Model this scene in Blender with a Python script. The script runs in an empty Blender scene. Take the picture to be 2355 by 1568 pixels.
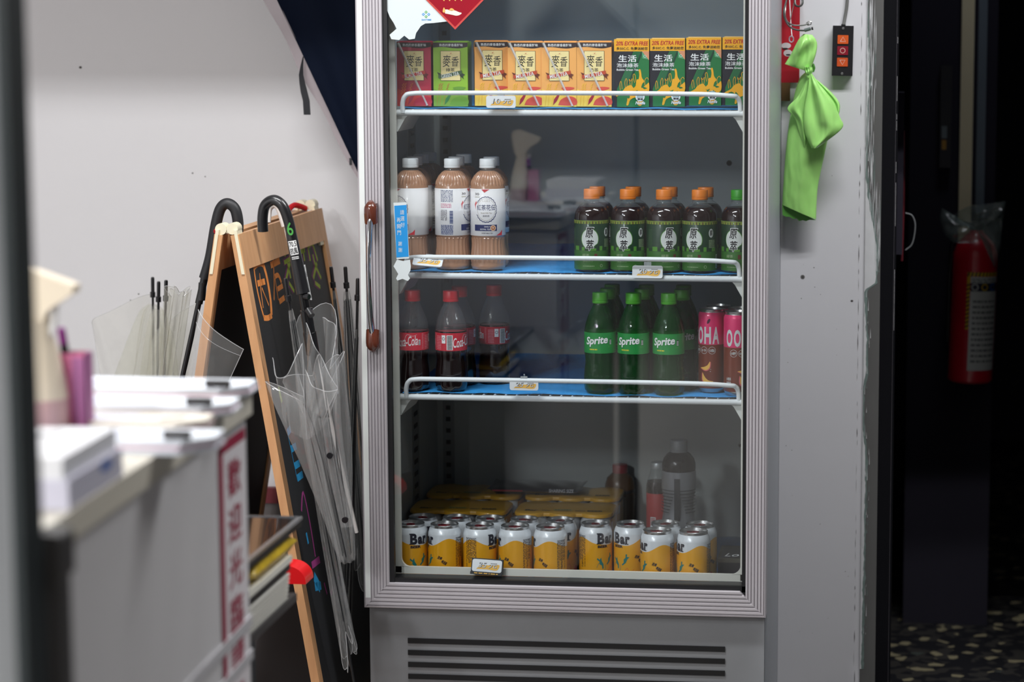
import bpy, bmesh, math, random
from mathutils import Vector
import numpy as np
random.seed(7)
SC = bpy.context.scene
COL = SC.collection
R = math.radians

# ------------------------------------------------------------------ camera
FPX, PX0, PY0 = 5560.0, 1470.0, 784.0          # focal length and optical centre, in pixels of the 2355x1568 frame
YAW, PIT = R(6.2), R(7.5)
CAMP = Vector((0.637, -4.527, 1.5))
cd = bpy.data.cameras.new('camera'); cam = bpy.data.objects.new('camera', cd); COL.objects.link(cam)
cam.location = CAMP; cam.rotation_euler = (R(90) - PIT, 0, YAW)
cd.sensor_width = 36; cd.lens = FPX * 36 / 2355
cd.shift_x = (1177.5 - PX0) / 2355
cd.dof.use_dof = True; cd.dof.focus_distance = 4.62; cd.dof.aperture_fstop = 3.2
cd.clip_start = 0.05; SC.camera = cam
_d = Vector((-math.sin(YAW) * math.cos(PIT), math.cos(YAW) * math.cos(PIT), -math.sin(PIT)))
_r = Vector((math.cos(YAW), math.sin(YAW), 0)); _u = _r.cross(_d)
def ray(px, py): return _d + _r * ((px - PX0) / FPX) - _u * ((py - PY0) / FPX)
def at(px, py, Y):                 # the point of the place seen at a pixel, on the upright plane y = Y
    q = ray(px, py); return CAMP + q * ((Y - CAMP.y) / q.y)
def atz(px, py, Z):                # the same on the level plane z = Z
    q = ray(px, py); return CAMP + q * ((Z - CAMP.z) / q.z)
def onp(px, py, P, n):             # the same on any plane
    q = ray(px, py); return CAMP + q * ((P - CAMP).dot(n) / q.dot(n))

# ------------------------------------------------------------------ world, lamps, exposure
w = bpy.data.worlds.new('night'); SC.world = w; w.use_nodes = True
w.node_tree.nodes['Background'].inputs[0].default_value = (0.012, 0.014, 0.02, 1)
w.node_tree.nodes['Background'].inputs[1].default_value = 1.0
SC.view_settings.view_transform = 'Standard'; SC.view_settings.look = 'None'
SC.view_settings.gamma = 1.0; SC.view_settings.exposure = 0.0
SC.cycles.use_denoising = True
SC.cycles.max_bounces = 10; SC.cycles.transparent_max_bounces = 24
SC.cycles.diffuse_bounces = 4; SC.cycles.glossy_bounces = 4; SC.cycles.transmission_bounces = 6
SC.cycles.sample_clamp_indirect = 6.0; SC.cycles.caustics_reflective = False; SC.cycles.caustics_refractive = False
LAMPS = [((-0.55, -1.05, 2.68), 8, 20), ((-1.9, -3.5, 2.68), 80, 26), ((0.95, -0.42, 2.68), 2, 22), ((-1.55, -4.9, 2.68), 85, 62)]
for (p, rz, watt) in LAMPS:        # fluorescent tubes, two per fitting
    for k in (-0.06, 0.06):
        l = bpy.data.lights.new('tube_light', 'AREA'); l.shape = 'RECTANGLE'; l.size = 1.15; l.size_y = 0.035
        l.energy = watt; l.color = (0.985, 0.995, 1.0)
        o = bpy.data.objects.new('tube_light', l); COL.objects.link(o)
        o.location = (p[0] - k * math.sin(R(rz)), p[1] + k * math.cos(R(rz)), p[2]); o.rotation_euler = (0, 0, R(rz))

l = bpy.data.lights.new('passage_fill', 'AREA'); l.size = .25; l.energy = 1.3; l.color = (.86, .9, 1.0)   # unseen fill light added to lift the dark passage
o = bpy.data.objects.new('passage_fill', l); COL.objects.link(o); o.location = (.86, .90, 2.27)

# ------------------------------------------------------------------ materials
def lin(c):
    def g(x):
        x /= 255.0
        return x / 12.92 if x <= 0.04045 else ((x + 0.055) / 1.055) ** 2.4
    return (g(c[0]), g(c[1]), g(c[2]), 1)
MATS = {}
def M(name, rgb=None, rough=0.5, metal=0.0, coat=0.0, var=0.0, scale=8.0, bump=0.0, bscale=60.0, spec=0.5, stretch=None, sss=0.0):
    if name in MATS: return MATS[name]
    m = bpy.data.materials.new(name); m.use_nodes = True; MATS[name] = m
    nt = m.node_tree; b = nt.nodes['Principled BSDF']
    b.inputs['Base Color'].default_value = lin(rgb); b.inputs['Roughness'].default_value = rough
    b.inputs['Metallic'].default_value = metal; b.inputs['Coat Weight'].default_value = coat
    b.inputs['Specular IOR Level'].default_value = spec
    if var or bump:
        tc = nt.nodes.new('ShaderNodeTexCoord'); mp = nt.nodes.new('ShaderNodeMapping')
        nt.links.new(tc.outputs['Object'], mp.inputs[0])
        if stretch: mp.inputs['Scale'].default_value = stretch
    if var:
        n = nt.nodes.new('ShaderNodeTexNoise'); n.inputs['Scale'].default_value = scale; n.inputs['Detail'].default_value = 5
        nt.links.new(mp.outputs[0], n.inputs['Vector'])
        mx = nt.nodes.new('ShaderNodeMix'); mx.data_type = 'RGBA'
        mx.inputs[6].default_value = lin([min(255, c * (1 + var)) for c in rgb]); mx.inputs[7].default_value = lin([c * (1 - var) for c in rgb])
        nt.links.new(n.outputs['Fac'], mx.inputs[0]); nt.links.new(mx.outputs[2], b.inputs['Base Color'])
    if bump:
        n2 = nt.nodes.new('ShaderNodeTexNoise'); n2.inputs['Scale'].default_value = bscale; n2.inputs['Detail'].default_value = 4
        nt.links.new(mp.outputs[0], n2.inputs['Vector'])
        bp = nt.nodes.new('ShaderNodeBump'); bp.inputs['Strength'].default_value = bump; bp.inputs['Distance'].default_value = 0.002
        nt.links.new(n2.outputs['Fac'], bp.inputs['Height']); nt.links.new(bp.outputs[0], b.inputs['Normal'])
    return m
def CLEAR(name, tint=(255, 255, 255), body=None, amount=0.0, ior=1.45, rough=0.03, trans=False, wrinkle=0.0, wscale=30):
    """Thin clear plastic or glass: see-through, mirror-like at grazing angles, optionally milky or tinted."""
    if name in MATS: return MATS[name]
    m = bpy.data.materials.new(name); m.use_nodes = True; MATS[name] = m
    nt = m.node_tree; nt.nodes.clear()
    out = nt.nodes.new('ShaderNodeOutputMaterial'); tr = nt.nodes.new('ShaderNodeBsdfTransparent')
    tr.inputs[0].default_value = lin(tint)
    gl = nt.nodes.new('ShaderNodeBsdfGlossy'); gl.inputs['Roughness'].default_value = rough
    f0 = ((ior - 1) / (ior + 1)) ** 2                # reflectance straight on; Schlick's curve towards grazing, the same from both sides
    fr = nt.nodes.new('ShaderNodeLayerWeight'); fr.inputs['Blend'].default_value = 0.5
    pw = nt.nodes.new('ShaderNodeMath'); pw.operation = 'POWER'; pw.inputs[1].default_value = 5; nt.links.new(fr.outputs['Facing'], pw.inputs[0])
    ma = nt.nodes.new('ShaderNodeMath'); ma.operation = 'MULTIPLY_ADD'; ma.inputs[1].default_value = 1 - f0; ma.inputs[2].default_value = f0
    nt.links.new(pw.outputs[0], ma.inputs[0])
    cur = tr.outputs[0]
    if amount:
        df = nt.nodes.new('ShaderNodeBsdfDiffuse'); df.inputs[0].default_value = lin(body)
        c = df.outputs[0]
        if trans:
            tl = nt.nodes.new('ShaderNodeBsdfTranslucent'); tl.inputs[0].default_value = lin(body)
            ad = nt.nodes.new('ShaderNodeMixShader'); nt.links.new(df.outputs[0], ad.inputs[1]); nt.links.new(tl.outputs[0], ad.inputs[2]); c = ad.outputs[0]
        mx = nt.nodes.new('ShaderNodeMixShader'); mx.inputs[0].default_value = amount
        nt.links.new(tr.outputs[0], mx.inputs[1]); nt.links.new(c, mx.inputs[2]); cur = mx.outputs[0]
    m2 = nt.nodes.new('ShaderNodeMixShader'); nt.links.new(ma.outputs[0], m2.inputs[0])
    nt.links.new(cur, m2.inputs[1]); nt.links.new(gl.outputs[0], m2.inputs[2]); nt.links.new(m2.outputs[0], out.inputs[0])
    if wrinkle:
        tc = nt.nodes.new('ShaderNodeTexCoord'); n2 = nt.nodes.new('ShaderNodeTexNoise'); n2.inputs['Scale'].default_value = wscale
        nt.links.new(tc.outputs['Object'], n2.inputs['Vector'])
        bp = nt.nodes.new('ShaderNodeBump'); bp.inputs['Strength'].default_value = wrinkle; bp.inputs['Distance'].default_value = 0.01
        nt.links.new(n2.outputs['Fac'], bp.inputs['Height'])
        for q in (gl, fr): nt.links.new(bp.outputs[0], q.inputs['Normal'])
    return m

# ------------------------------------------------------------------ mesh building
def flat(o, ux, uy):
    o, ux, uy = Vector(o), Vector(ux).normalized(), Vector(uy).normalized(); n = ux.cross(uy)
    f = lambda u, v, h: o + ux * u + uy * v + n * h
    f.step = None; return f
def cyl(rad, z0=0.0, a0=0.0):
    def f(u, v, h):
        a = a0 + u / rad; q = rad + h
        return Vector((q * math.sin(a), -q * math.cos(a), z0 + v))
    f.step = rad * 0.14; return f
FRONT = lambda y=0.0, x=0.0, z=0.0: flat((x, y, z), (1, 0, 0), (0, 0, 1))
class MB:
    def __init__(s): s.v, s.f, s.m, s.mats = [], [], [], []
    def mi(s, mat):
        if mat not in s.mats: s.mats.append(mat)
        return s.mats.index(mat)
    def add(s, vs, fs, mat):
        o = len(s.v); s.v += [tuple(v) for v in vs]; k = s.mi(mat)
        for f in fs: s.f.append([i + o for i in f]); s.m.append(k)
        return s
    def box(s, x0, x1, y0, y1, z0, z1, mat, fr=None):
        vs = [(x, y, z) for x in (x0, x1) for y in (y0, y1) for z in (z0, z1)]
        if fr: vs = [fr(*v) for v in vs]
        return s.add(vs, [(0, 1, 3, 2), (4, 6, 7, 5), (0, 4, 5, 1), (2, 3, 7, 6), (0, 2, 6, 4), (1, 5, 7, 3)], mat)
    def tube(s, pts, r, mat, n=8, cap=True, flatten=None):
        pts = [Vector(p) for p in pts]; N = len(pts); rs = r if isinstance(r, (list, tuple)) else [r] * N
        t0 = (pts[1] - pts[0]).normalized(); a = Vector((0, 0, 1)) if abs(t0.z) < 0.9 else Vector((1, 0, 0))
        nx = (a - t0 * a.dot(t0)).normalized(); vs = []
        for i, p in enumerate(pts):
            t = (pts[min(i + 1, N - 1)] - pts[max(i - 1, 0)]).normalized()
            nx = (nx - t * nx.dot(t)).normalized(); ny = t.cross(nx)
            for k in range(n):
                c = 2 * math.pi * k / n
                vs.append(p + nx * (rs[i] * math.cos(c)) + ny * (rs[i] * math.sin(c) * (flatten or 1)))
        fs = [(i * n + k, i * n + (k + 1) % n, (i + 1) * n + (k + 1) % n, (i + 1) * n + k) for i in range(N - 1) for k in range(n)]
        if cap: fs += [tuple(range(n - 1, -1, -1)), tuple(range((N - 1) * n, N * n))]
        return s.add(vs, fs, mat)
    def lathe(s, prof, mat, n=36, mod=None, c=(0, 0, 0)):
        """prof: (radius, z) or (radius, z, material of the band above); mod(angle, z) scales the radius."""
        N = len(prof); vs = []
        for q in prof:
            for k in range(n):
                a = 2 * math.pi * k / n; r = q[0] * (mod(a, q[1]) if mod else 1)
                vs.append((c[0] + r * math.sin(a), c[1] - r * math.cos(a), c[2] + q[1]))
        o = len(s.v); s.v += vs
        for i in range(N - 1):
            k2 = s.mi(prof[i][2] if len(prof[i]) > 2 else mat)
            for k in range(n):
                s.f.append([o + i * n + k, o + i * n + (k + 1) % n, o + (i + 1) * n + (k + 1) % n, o + (i + 1) * n + k]); s.m.append(k2)
        for i, rev in ((0, True), (N - 1, False)):
            if prof[i][0] > 1e-5:
                r_ = [o + i * n + k for k in range(n)]; s.f.append(r_[::-1] if rev else r_); s.m.append(s.mi(prof[min(i, N - 2)][2] if len(prof[min(i, N - 2)]) > 2 else mat))
        return s
    def prism(s, poly, h0, h1, mat, fr):
        n = len(poly); vs = [fr(u, v, h0) for u, v in poly] + [fr(u, v, h1) for u, v in poly]
        fs = [tuple(range(n - 1, -1, -1)), tuple(range(n, 2 * n))] + [(i, (i + 1) % n, n + (i + 1) % n, n + i) for i in range(n)]
        return s.add(vs, fs, mat)
    def grid(s, fn, nu, nv, mat, wrap=False):
        vs = [fn(i / (nu if wrap else nu - 1), j / (nv - 1)) for j in range(nv) for i in range(nu)]
        fs = [(j * nu + i, j * nu + (i + 1) % nu, (j + 1) * nu + (i + 1) % nu, (j + 1) * nu + i) for j in range(nv - 1) for i in range(nu if wrap else nu - 1)]
        return s.add(vs, fs, mat)
    def ink(s, fr, polys, mat, layer=1, h=0.00022):
        """Print flat shapes on a surface frame (bent round it when the frame is a cylinder)."""
        bm = bmesh.new()
        for p in polys:
            try: bm.faces.new([bm.verts.new((x, y, 0)) for x, y in p])
            except ValueError: pass
        if fr.step:
            xs = [v.co.x for v in bm.verts]; k = math.floor(min(xs) / fr.step) + 1
            while k * fr.step < max(xs):
                bmesh.ops.bisect_plane(bm, geom=bm.verts[:] + bm.edges[:] + bm.faces[:], plane_co=(k * fr.step, 0, 0), plane_no=(1, 0, 0)); k += 1
        bm.verts.index_update()
        s.add([fr(v.co.x, v.co.y, h * layer) for v in bm.verts], [[v.index for v in f.verts] for f in bm.faces], mat)
        bm.free(); return s
    def text(s, fr, body, rect, mat, layer=1, bold=0.0, shear=0.0, rot=0.0):
        u0, v0, u1, v1 = rect
        if bold > .009 and any(ord(c) > 0x2E80 for c in body):      # heavy ideographs: several thin strikes instead of swollen outlines
            e = (bold - .008) * (v1 - v0) * .9
            for k, (dx, dy) in enumerate(((-e, 0), (e, 0), (0, -e * .6), (0, e * .6))): s.text(fr, body, (u0 + dx, v0 + dy, u1 + dx, v1 + dy), mat, layer + .2 * k, .006, shear, rot)
            return s
        V, F = glyphs(body, bold, shear)
        cu, cv, ca, sa = (u0 + u1) / 2, (v0 + v1) / 2, math.cos(rot), math.sin(rot); P = []
        for x, y in V:
            a, b = u0 + x * (u1 - u0) - cu, v0 + y * (v1 - v0) - cv
            P.append((cu + a * ca - b * sa, cv + a * sa + b * ca))
        return s.ink(fr, [[P[i] for i in f] for f in F], mat, layer)
    def build(s, name, parent=None, sharp=38, loc=None, kind=None):
        me = bpy.data.meshes.new(name); me.from_pydata(s.v, [], s.f)
        for m in s.mats: me.materials.append(m)
        me.polygons.foreach_set('material_index', s.m)
        me.polygons.foreach_set('use_smooth', [True] * len(s.f)); me.validate(); me.update()
        bm = bmesh.new(); bm.from_mesh(me); bmesh.ops.recalc_face_normals(bm, faces=bm.faces[:]); bm.to_mesh(me); bm.free()
        me.set_sharp_from_angle(angle=R(sharp))
        o = bpy.data.objects.new(name, me); COL.objects.link(o)
        if parent: o.parent = parent
        if loc: o.location = loc
        if kind: o['kind'] = kind
        return o
_gl = {}
def glyphs(body, bold, shear):
    k = (body, bold, shear)
    if k not in _gl:
        c = bpy.data.curves.new('t', 'FONT'); c.body = body; c.offset = bold; c.shear = shear; c.resolution_u = 3; c.fill_mode = 'FRONT'
        o = bpy.data.objects.new('t', c); me = bpy.data.meshes.new_from_object(o)
        xs = [v.co.x for v in me.vertices]; ys = [v.co.y for v in me.vertices]
        x0, x1, y0, y1 = min(xs), max(xs), min(ys), max(ys)
        _gl[k] = ([((v.co.x - x0) / (x1 - x0 + 1e-9), (v.co.y - y0) / (y1 - y0 + 1e-9)) for v in me.vertices], [list(p.vertices) for p in me.polygons])
        bpy.data.objects.remove(o); bpy.data.curves.remove(c); bpy.data.meshes.remove(me)
    return _gl[k]
def rect(u0, v0, u1, v1): return [(u0, v0), (u1, v0), (u1, v1), (u0, v1)]
def rrect(u0, v0, u1, v1, r, n=5):
    P = []
    for cx, cy, a in ((u1 - r, v0 + r, -90), (u1 - r, v1 - r, 0), (u0 + r, v1 - r, 90), (u0 + r, v0 + r, 180)):
        for k in range(n + 1):
            b = R(a + 90 * k / n); P.append((cx + r * math.cos(b), cy + r * math.sin(b)))
    return P
def ell(cu, cv, a, b=None, n=28, rot=0.0):
    b = b or a; P = []
    for k in range(n):
        t = 2 * math.pi * k / n; x, y = a * math.cos(t), b * math.sin(t)
        P.append((cu + x * math.cos(rot) - y * math.sin(rot), cv + x * math.sin(rot) + y * math.cos(rot)))
    return P
def ring(cu, cv, a, b, wd, n=32, t0=0.0, t1=360.0):
    out = []
    for k in range(n):
        q = []
        for t, e in ((k, 0), (k + 1, 0), (k + 1, 1), (k, 1)):
            an = R(t0 + (t1 - t0) * t / n); q.append((cu + (a - e * wd) * math.cos(an), cv + (b - e * wd) * math.sin(an)))
        out.append(q)
    return out
def stroke(pts, wd, taper=1.0):
    """A brush line of even (or tapering) width, as one strip of quads."""
    N = len(pts) - 1; A, B = [], []
    for i, (x, y) in enumerate(pts):
        (xa, ya), (xb, yb) = pts[max(i - 1, 0)], pts[min(i + 1, N)]; L = math.hypot(xb - xa, yb - ya) or 1e-9
        h = wd * (1 + (taper - 1) * i / N) / 2; nx, ny = -(yb - ya) / L * h, (xb - xa) / L * h
        A.append((x + nx, y + ny)); B.append((x - nx, y - ny))
    return [[A[i], B[i], B[i + 1], A[i + 1]] for i in range(N)]
def lines(u0, v0, u1, v1, n, seed, vertical=False, fill=0.55, gap=0.1):
    """Rows of print too small to read: dashes of uneven length."""
    rnd = random.Random(seed); out = []
    for k in range(n):
        if vertical:
            s_ = (u1 - u0) / n; a = u0 + k * s_; p = v1
            while p > v0:
                L = (v1 - v0) * rnd.uniform(0.03, 0.13)
                out.append(rect(a, max(v0, p - L), a + s_ * fill, p)); p -= L + (v1 - v0) * gap * rnd.uniform(0.2, 0.5)
                if rnd.random() < 0.05 and p < (v0 + v1) / 2: break
        else:
            s_ = (v1 - v0) / n; a = v0 + k * s_; p = u0
            while p < u1:
                L = (u1 - u0) * rnd.uniform(0.05, 0.2)
                out.append(rect(p, a, min(u1, p + L), a + s_ * fill)); p += L + (u1 - u0) * gap * rnd.uniform(0.2, 0.5)
    return out
def arc(pts, n=10):
    """Smooth curve through points."""
    P = [Vector(p) for p in pts]; out = []
    for i in range(len(P) - 1):
        a, b, c, d = P[max(i - 1, 0)], P[i], P[i + 1], P[min(i + 2, len(P) - 1)]
        for k in range(n):
            t = k / n; out.append(0.5 * (2 * b + (c - a) * t + (2 * a - 5 * b + 4 * c - d) * t * t + (3 * b - a - 3 * c + d) * t ** 3))
    return out + [P[-1]]
def arc2(pts, n=8): return [(p.x, p.y) for p in arc([(x, y, 0) for x, y in pts], n)]
def thing(name, label, cat, loc=(0, 0, 0), rz=0.0, group=None):
    o = bpy.data.objects.new(name, None); o.empty_display_size = 0.02; COL.objects.link(o)
    o.location = loc; o.rotation_euler = (0, 0, rz); return tag(o, label, cat, group)
def tag(o, label, cat, group=None):
    o['label'] = label; o['category'] = cat
    if group: o['group'] = group
    return o
def dup(root, loc, rz, label):
    def cp(o, par):
        c = o.copy(); COL.objects.link(c)
        if par: c.parent = par
        for ch in o.children: cp(ch, c)
        return c
    c = cp(root, None); c.location = loc; c.rotation_euler = (0, 0, rz); c['label'] = label; return c
def struct(mb, name, parent=None):
    o = mb.build(name, parent)
    if not parent: o['kind'] = 'structure'
    return o

def place(root, p):
    """Move a thing's origin to its base without moving the thing."""
    p = Vector(p)
    def sh(o):
        if o.data: o.data.transform(__import__('mathutils').Matrix.Translation(-p))
        for c in o.children: sh(c)
    for c in root.children: sh(c)
    root.location = p; return root

# ================================================================== the room
paint = M('white_wall_paint', (224, 222, 224), 0.62, var=0.012, scale=3, bump=0.10, bscale=45)
pillar_paint = M('pillar_paint', (206, 205, 209), 0.5, var=0.02, scale=4, bump=0.12, bscale=30)
dirt = M('dark_specks', (70, 66, 66), 0.8)
m = MB(); m.box(-3.0, 0.392, 0.62, 0.75, 0, 2.8, paint)
wf = FRONT(0.62)
for px, py, rr in ((185, 155, .0035), (443, 398, .002), (472, 406, .0016), (319, 676, .002), (300, 690, .0015)):
    q = at(px, py, 0.62); m.ink(wf, [ell(q.x, q.z, rr, rr * .8, 8)], dirt)
struct(m, 'wall_back')
m = MB(); m.box(-3.0, 0.392, 0.606, 0.62, 0, 0.448, M('grey_dado_paint', (92, 86, 86), 0.6, var=0.05)); struct(m, 'trim_1')
m = MB(); m.box(-3.0, 0.392, 0.600, 0.62, 0.448, 0.482, M('dark_red_rail_paint', (104, 22, 36), 0.45)); struct(m, 'trim_2')
# the pillar right of the fridge, its cracked edge and its specks
m = MB(); m.box(0.3895, 0.563, 0.46, 0.95, 0, 2.8, pillar_paint)
pf = FRONT(0.46); rnd = random.Random(3)
crack = []; z = 1.75
while z > 0.1:
    L = rnd.uniform(0.008, 0.04); wd = rnd.choice((0, .0003, .0004, .0006, .0009)); x = 0.5515 + rnd.uniform(-.0012, .0012)
    if wd: m.ink(pf, [[(x, z), (x - wd, z - L * .4), (x - wd * .4, z - L), (x + wd, z - L * .6)]], dirt)
    z -= L + rnd.uniform(0, 0.015)
q = at(1846, 637, .46); m.ink(pf, [ell(q.x, q.z, .0045, n=14)], M('screw_grey', (120, 118, 116), .4, .6)); m.ink(pf, [ell(q.x, q.z, .0018, n=8)], dirt, 2)
for px, py, rr in ((1959, 692, .003), (1843, 686, .001), (1874, 660, .001), (1872, 615, .0012), (2008, 962, .002)):
    q = at(px, py, .46); m.ink(pf, [ell(q.x, q.z, rr, rr * .8, 8)], dirt)
for k in range(26):
    x, z = rnd.uniform(.40, .55), rnd.uniform(.2, 1.5); m.ink(pf, [ell(x, z, rnd.uniform(.0004, .0011), rnd.uniform(.0003, .001), 6)], dirt)
struct(m, 'wall_pillar')
# grey steel shutter jamb with ragged white paint over its left edge
m = MB(); m.box(0.563, 0.5955, 0.456, 0.60, 0, 2.8, M('grey_jamb_steel', (82, 81, 80), .5, var=.08, scale=6, stretch=(6, 6, 1)))
jf = FRONT(0.4558); rag = M('ragged_white_paint', (190, 190, 192), .6, var=.05, scale=40); grn = M('old_green_paint', (96, 110, 106), .6, var=.25, scale=60)
def raggedge(px_fn, mat, layer, seed, n=240, z0=0.15, z1=1.72):
    r2 = random.Random(seed); P = [(0.5632, z0)]; off = 0
    for k in range(n + 1):
        z = z0 + (z1 - z0) * k / n; off += r2.uniform(-.0012, .0012); off *= .8
        P.append((max(0.5634, px_fn(z) + off + r2.uniform(-.0007, .0007)), z))
    P.append((0.5632, z1)); return P
def prof(tab):
    def g(z):
        for (za, xa), (zb, xb) in zip(tab, tab[1:]):
            if za <= z <= zb: return xa + (xb - xa) * (z - za) / (zb - za)
        return tab[-1][1] if z > tab[-1][0] else tab[0][1]
    return g
zz = lambda py: at(1990, py, .4558).z
xx = lambda px, py: at(px, py, .4558).x
white_edge = prof([(.1, .566), (zz(1357), xx(1985, 1357)), (zz(1200), xx(1988, 1200)), (zz(1060), xx(1991, 1060)), (zz(1000), xx(1985, 1000)), (zz(900), xx(1982, 900)),
                   (zz(860), xx(1991, 860)), (zz(780), xx(1994, 780)), (zz(668), xx(1988, 668)), (zz(652), xx(2012, 652)), (zz(560), xx(2016, 560)),
                   (zz(500), xx(2004, 500)), (zz(400), xx(1990, 400)), (zz(300), xx(1992, 300)), (zz(150), xx(1998, 150)), (zz(0), xx(1992, 0)), (1.75, .566)])
m.ink(jf, [raggedge(lambda z: white_edge(z) + .004, grn, 1, 5)], grn, 1)
m.ink(jf, [raggedge(white_edge, rag, 2, 9)], rag, 2)
for k in range(90):
    z = rnd.uniform(.2, 1.6); x = white_edge(z) + rnd.uniform(-.004, .008); L = rnd.uniform(.004, .03)
    m.ink(jf, [[(x, z), (x + rnd.uniform(.0006, .0016), z), (x + rnd.uniform(.0004, .001), z + L)]], rag if rnd.random() < .55 else grn, 3)
for k in range(150):
    z = rnd.uniform(.98, 1.56); x = min(.5935, white_edge(z) + rnd.uniform(-.002, .016)); L = rnd.uniform(.02, .10); wd = rnd.uniform(.0003, .0009)
    m.ink(jf, [[(x, z), (x + wd, z + L * .3), (x + wd * .6, z + L), (x - wd * .4, z + L * .7)]], rag if rnd.random() < .6 else grn, 3.2 + .02 * (k % 40))
struct(m, 'door_1')
# black shutter channel with a worn bright edge, an unseen light block over the opening, the dark passage beyond
blk = M('black_channel_paint', (11, 11, 15), .8, spec=.1); m = MB(); m.box(.5955, .627, .456, .72, 0, 2.8, blk)
cf = FRONT(.4558); worn = M('worn_bright_edge', (150, 148, 150), .5)
for a, b in ((85, 100), (175, 232), (262, 275), (278, 300), (372, 398), (420, 520), (620, 760)):
    m.ink(cf, [rect(.6245, at(2066, b, .456).z, .6252, at(2066, a, .456).z)], worn)
m.ink(cf, [rect(.6225, .1, .6232, 1.6)], M('dull_edge', (62, 58, 64), .6))
struct(m, 'door_2')
dark = M('passage_gloom_paint', (46, 44, 54), .8, var=.1); darker = M('black_panel', (46, 44, 54), .8, spec=.15)  # passage walls coloured dark to deepen the gloom there
m = MB(); m.box(.5955, 2.2, .456, .62, 1.565, 2.8, dark); m.box(.56, 2.2, .62, 4.3, 2.3, 2.36, dark); struct(m, 'wall_light_block')  # block added over the opening to stop lamplight, then the passage ceiling
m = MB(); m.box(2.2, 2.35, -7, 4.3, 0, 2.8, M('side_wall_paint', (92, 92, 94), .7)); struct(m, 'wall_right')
m = MB(); m.box(1.02, 1.12, .62, 2.3, 0, 2.3, darker); struct(m, 'wall_bounce_block')  # wall added to narrow the passage and cut the light reaching it
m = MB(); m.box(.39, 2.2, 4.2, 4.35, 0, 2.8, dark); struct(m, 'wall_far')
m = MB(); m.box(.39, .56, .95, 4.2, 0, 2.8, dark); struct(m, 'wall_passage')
m = MB(); m.box(-3.15, -3.0, -7, .75, 0, 2.8, paint); struct(m, 'wall_left')
m = MB(); m.box(-3.15, 2.35, -7.15, -7, 0, 2.8, M('far_wall_paint', (112, 110, 108), .7)); struct(m, 'wall_front')
m = MB(); m.box(-3.15, 2.35, -7.15, 4.35, 2.8, 2.9, M('ceiling_paint', (205, 203, 200), .8)); struct(m, 'ceiling')
m = MB(); m.box(.45, 2.35, -3.2, .62, -.1, 0, M('low_bounce_floor', (44, 43, 46), .5, var=.1)); struct(m, 'floor_side')  # unseen stretch of floor made dark to cut bounce into the passage
m = MB(); m.box(-3.15, .45, -7.15, .62, -.1, 0, M('grey_floor_tile', (165, 161, 156), .45, var=.06, scale=3)); struct(m, 'floor')
m = MB(); m.box(.45, 2.35, -7.15, -3.2, -.1, 0, MATS['grey_floor_tile']); struct(m, 'floor_rear')
m = MB(); m.box(-3.0, -.42, .10, .62, 1.76, 2.8, paint); struct(m, 'wall_shade_block')  # unseen overhead block added to shade the upper back wall
ter = bpy.data.materials.new('dark_terrazzo'); ter.use_nodes = True; nt = ter.node_tree; b = nt.nodes['Principled BSDF']
tc = nt.nodes.new('ShaderNodeTexCoord'); vo = nt.nodes.new('ShaderNodeTexVoronoi'); vo.inputs['Scale'].default_value = 42
cr = nt.nodes.new('ShaderNodeValToRGB'); cr.color_ramp.interpolation = 'CONSTANT'; e = cr.color_ramp.elements
e[0].color = lin((26, 26, 30)); e[1].position = .55; e[1].color = lin((52, 50, 48)); x_ = e.new(.80); x_.color = lin((140, 132, 106)); x_ = e.new(.92); x_.color = lin((66, 72, 68))
nt.links.new(tc.outputs['Object'], vo.inputs['Vector']); nt.links.new(vo.outputs['Color'], cr.inputs[0]); nt.links.new(cr.outputs[0], b.inputs['Base Color']); b.inputs['Roughness'].default_value = .5
m = MB(); m.box(.39, 2.35, .62, 4.35, -.1, 0, ter); struct(m, 'floor_passage')

# ================================================================== the fridge
white_enamel = M('white_enamel', (226, 228, 224), .38, var=.01, scale=5)
alu = M('ribbed_aluminium', (192, 187, 192), .38, .25, bump=.05, bscale=30, stretch=(1, 1, .05))
alu_side = M('grey_enamel', (176, 180, 186), .4, .15)
gask = M('black_gasket', (16, 16, 19), .45)
liner_m = M('grey_liner', (184, 189, 187), .38, .2, var=.04, scale=2)
lip_m = M('ivory_liner_lip', (232, 230, 220), .42, var=.015, scale=9)
FX0, FX1, FZ0, FZ1 = -.395, .389, .065, 1.95
GZ0 = .423                                              # lower edge of the glass
fr = thing('display_fridge', 'tall single-door glass drinks fridge with ribbed aluminium door frame', 'fridge')
m = MB()                                                # outer shell: sides, back, top, base
m.box(FX0, FX0 + .030, .052, .60, FZ0, FZ1, white_enamel); m.box(FX1 - .010, FX1, .052, .60, FZ0, FZ1, alu_side)
m.box(FX0 + .030, FX1 - .01, .595, .60, FZ0, FZ1, white_enamel); m.box(FX0 + .030, FX1 - .01, .052, .60, FZ1 - .05, FZ1, white_enamel)
m.box(FX0 + .030, FX1 - .01, .075, .60, FZ0, .385, white_enamel)
m.build('cabinet', fr)
LX0, LX1, LY0, LY1, LZ0, LZ1 = -.360, .374, .062, .585, .3995, 1.88
LIP0, LIP1 = at(917, 800, .05).x, at(1706, 700, .05).x                                # inner edges of the front lip
def yw(px, py, x):                                      # depth at which a wall x = const shows at a pixel
    q = ray(px, py); return CAMP.y + q.y * (x - CAMP.x) / q.x
m = MB()                                                # inner lining
t = .004
m.box(LX0 - t, LX0, LY0, LY1, LZ0, LZ1, liner_m); m.box(LX1, LX1 + t, LY0, LY1, LZ0, LZ1, liner_m)
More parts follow.
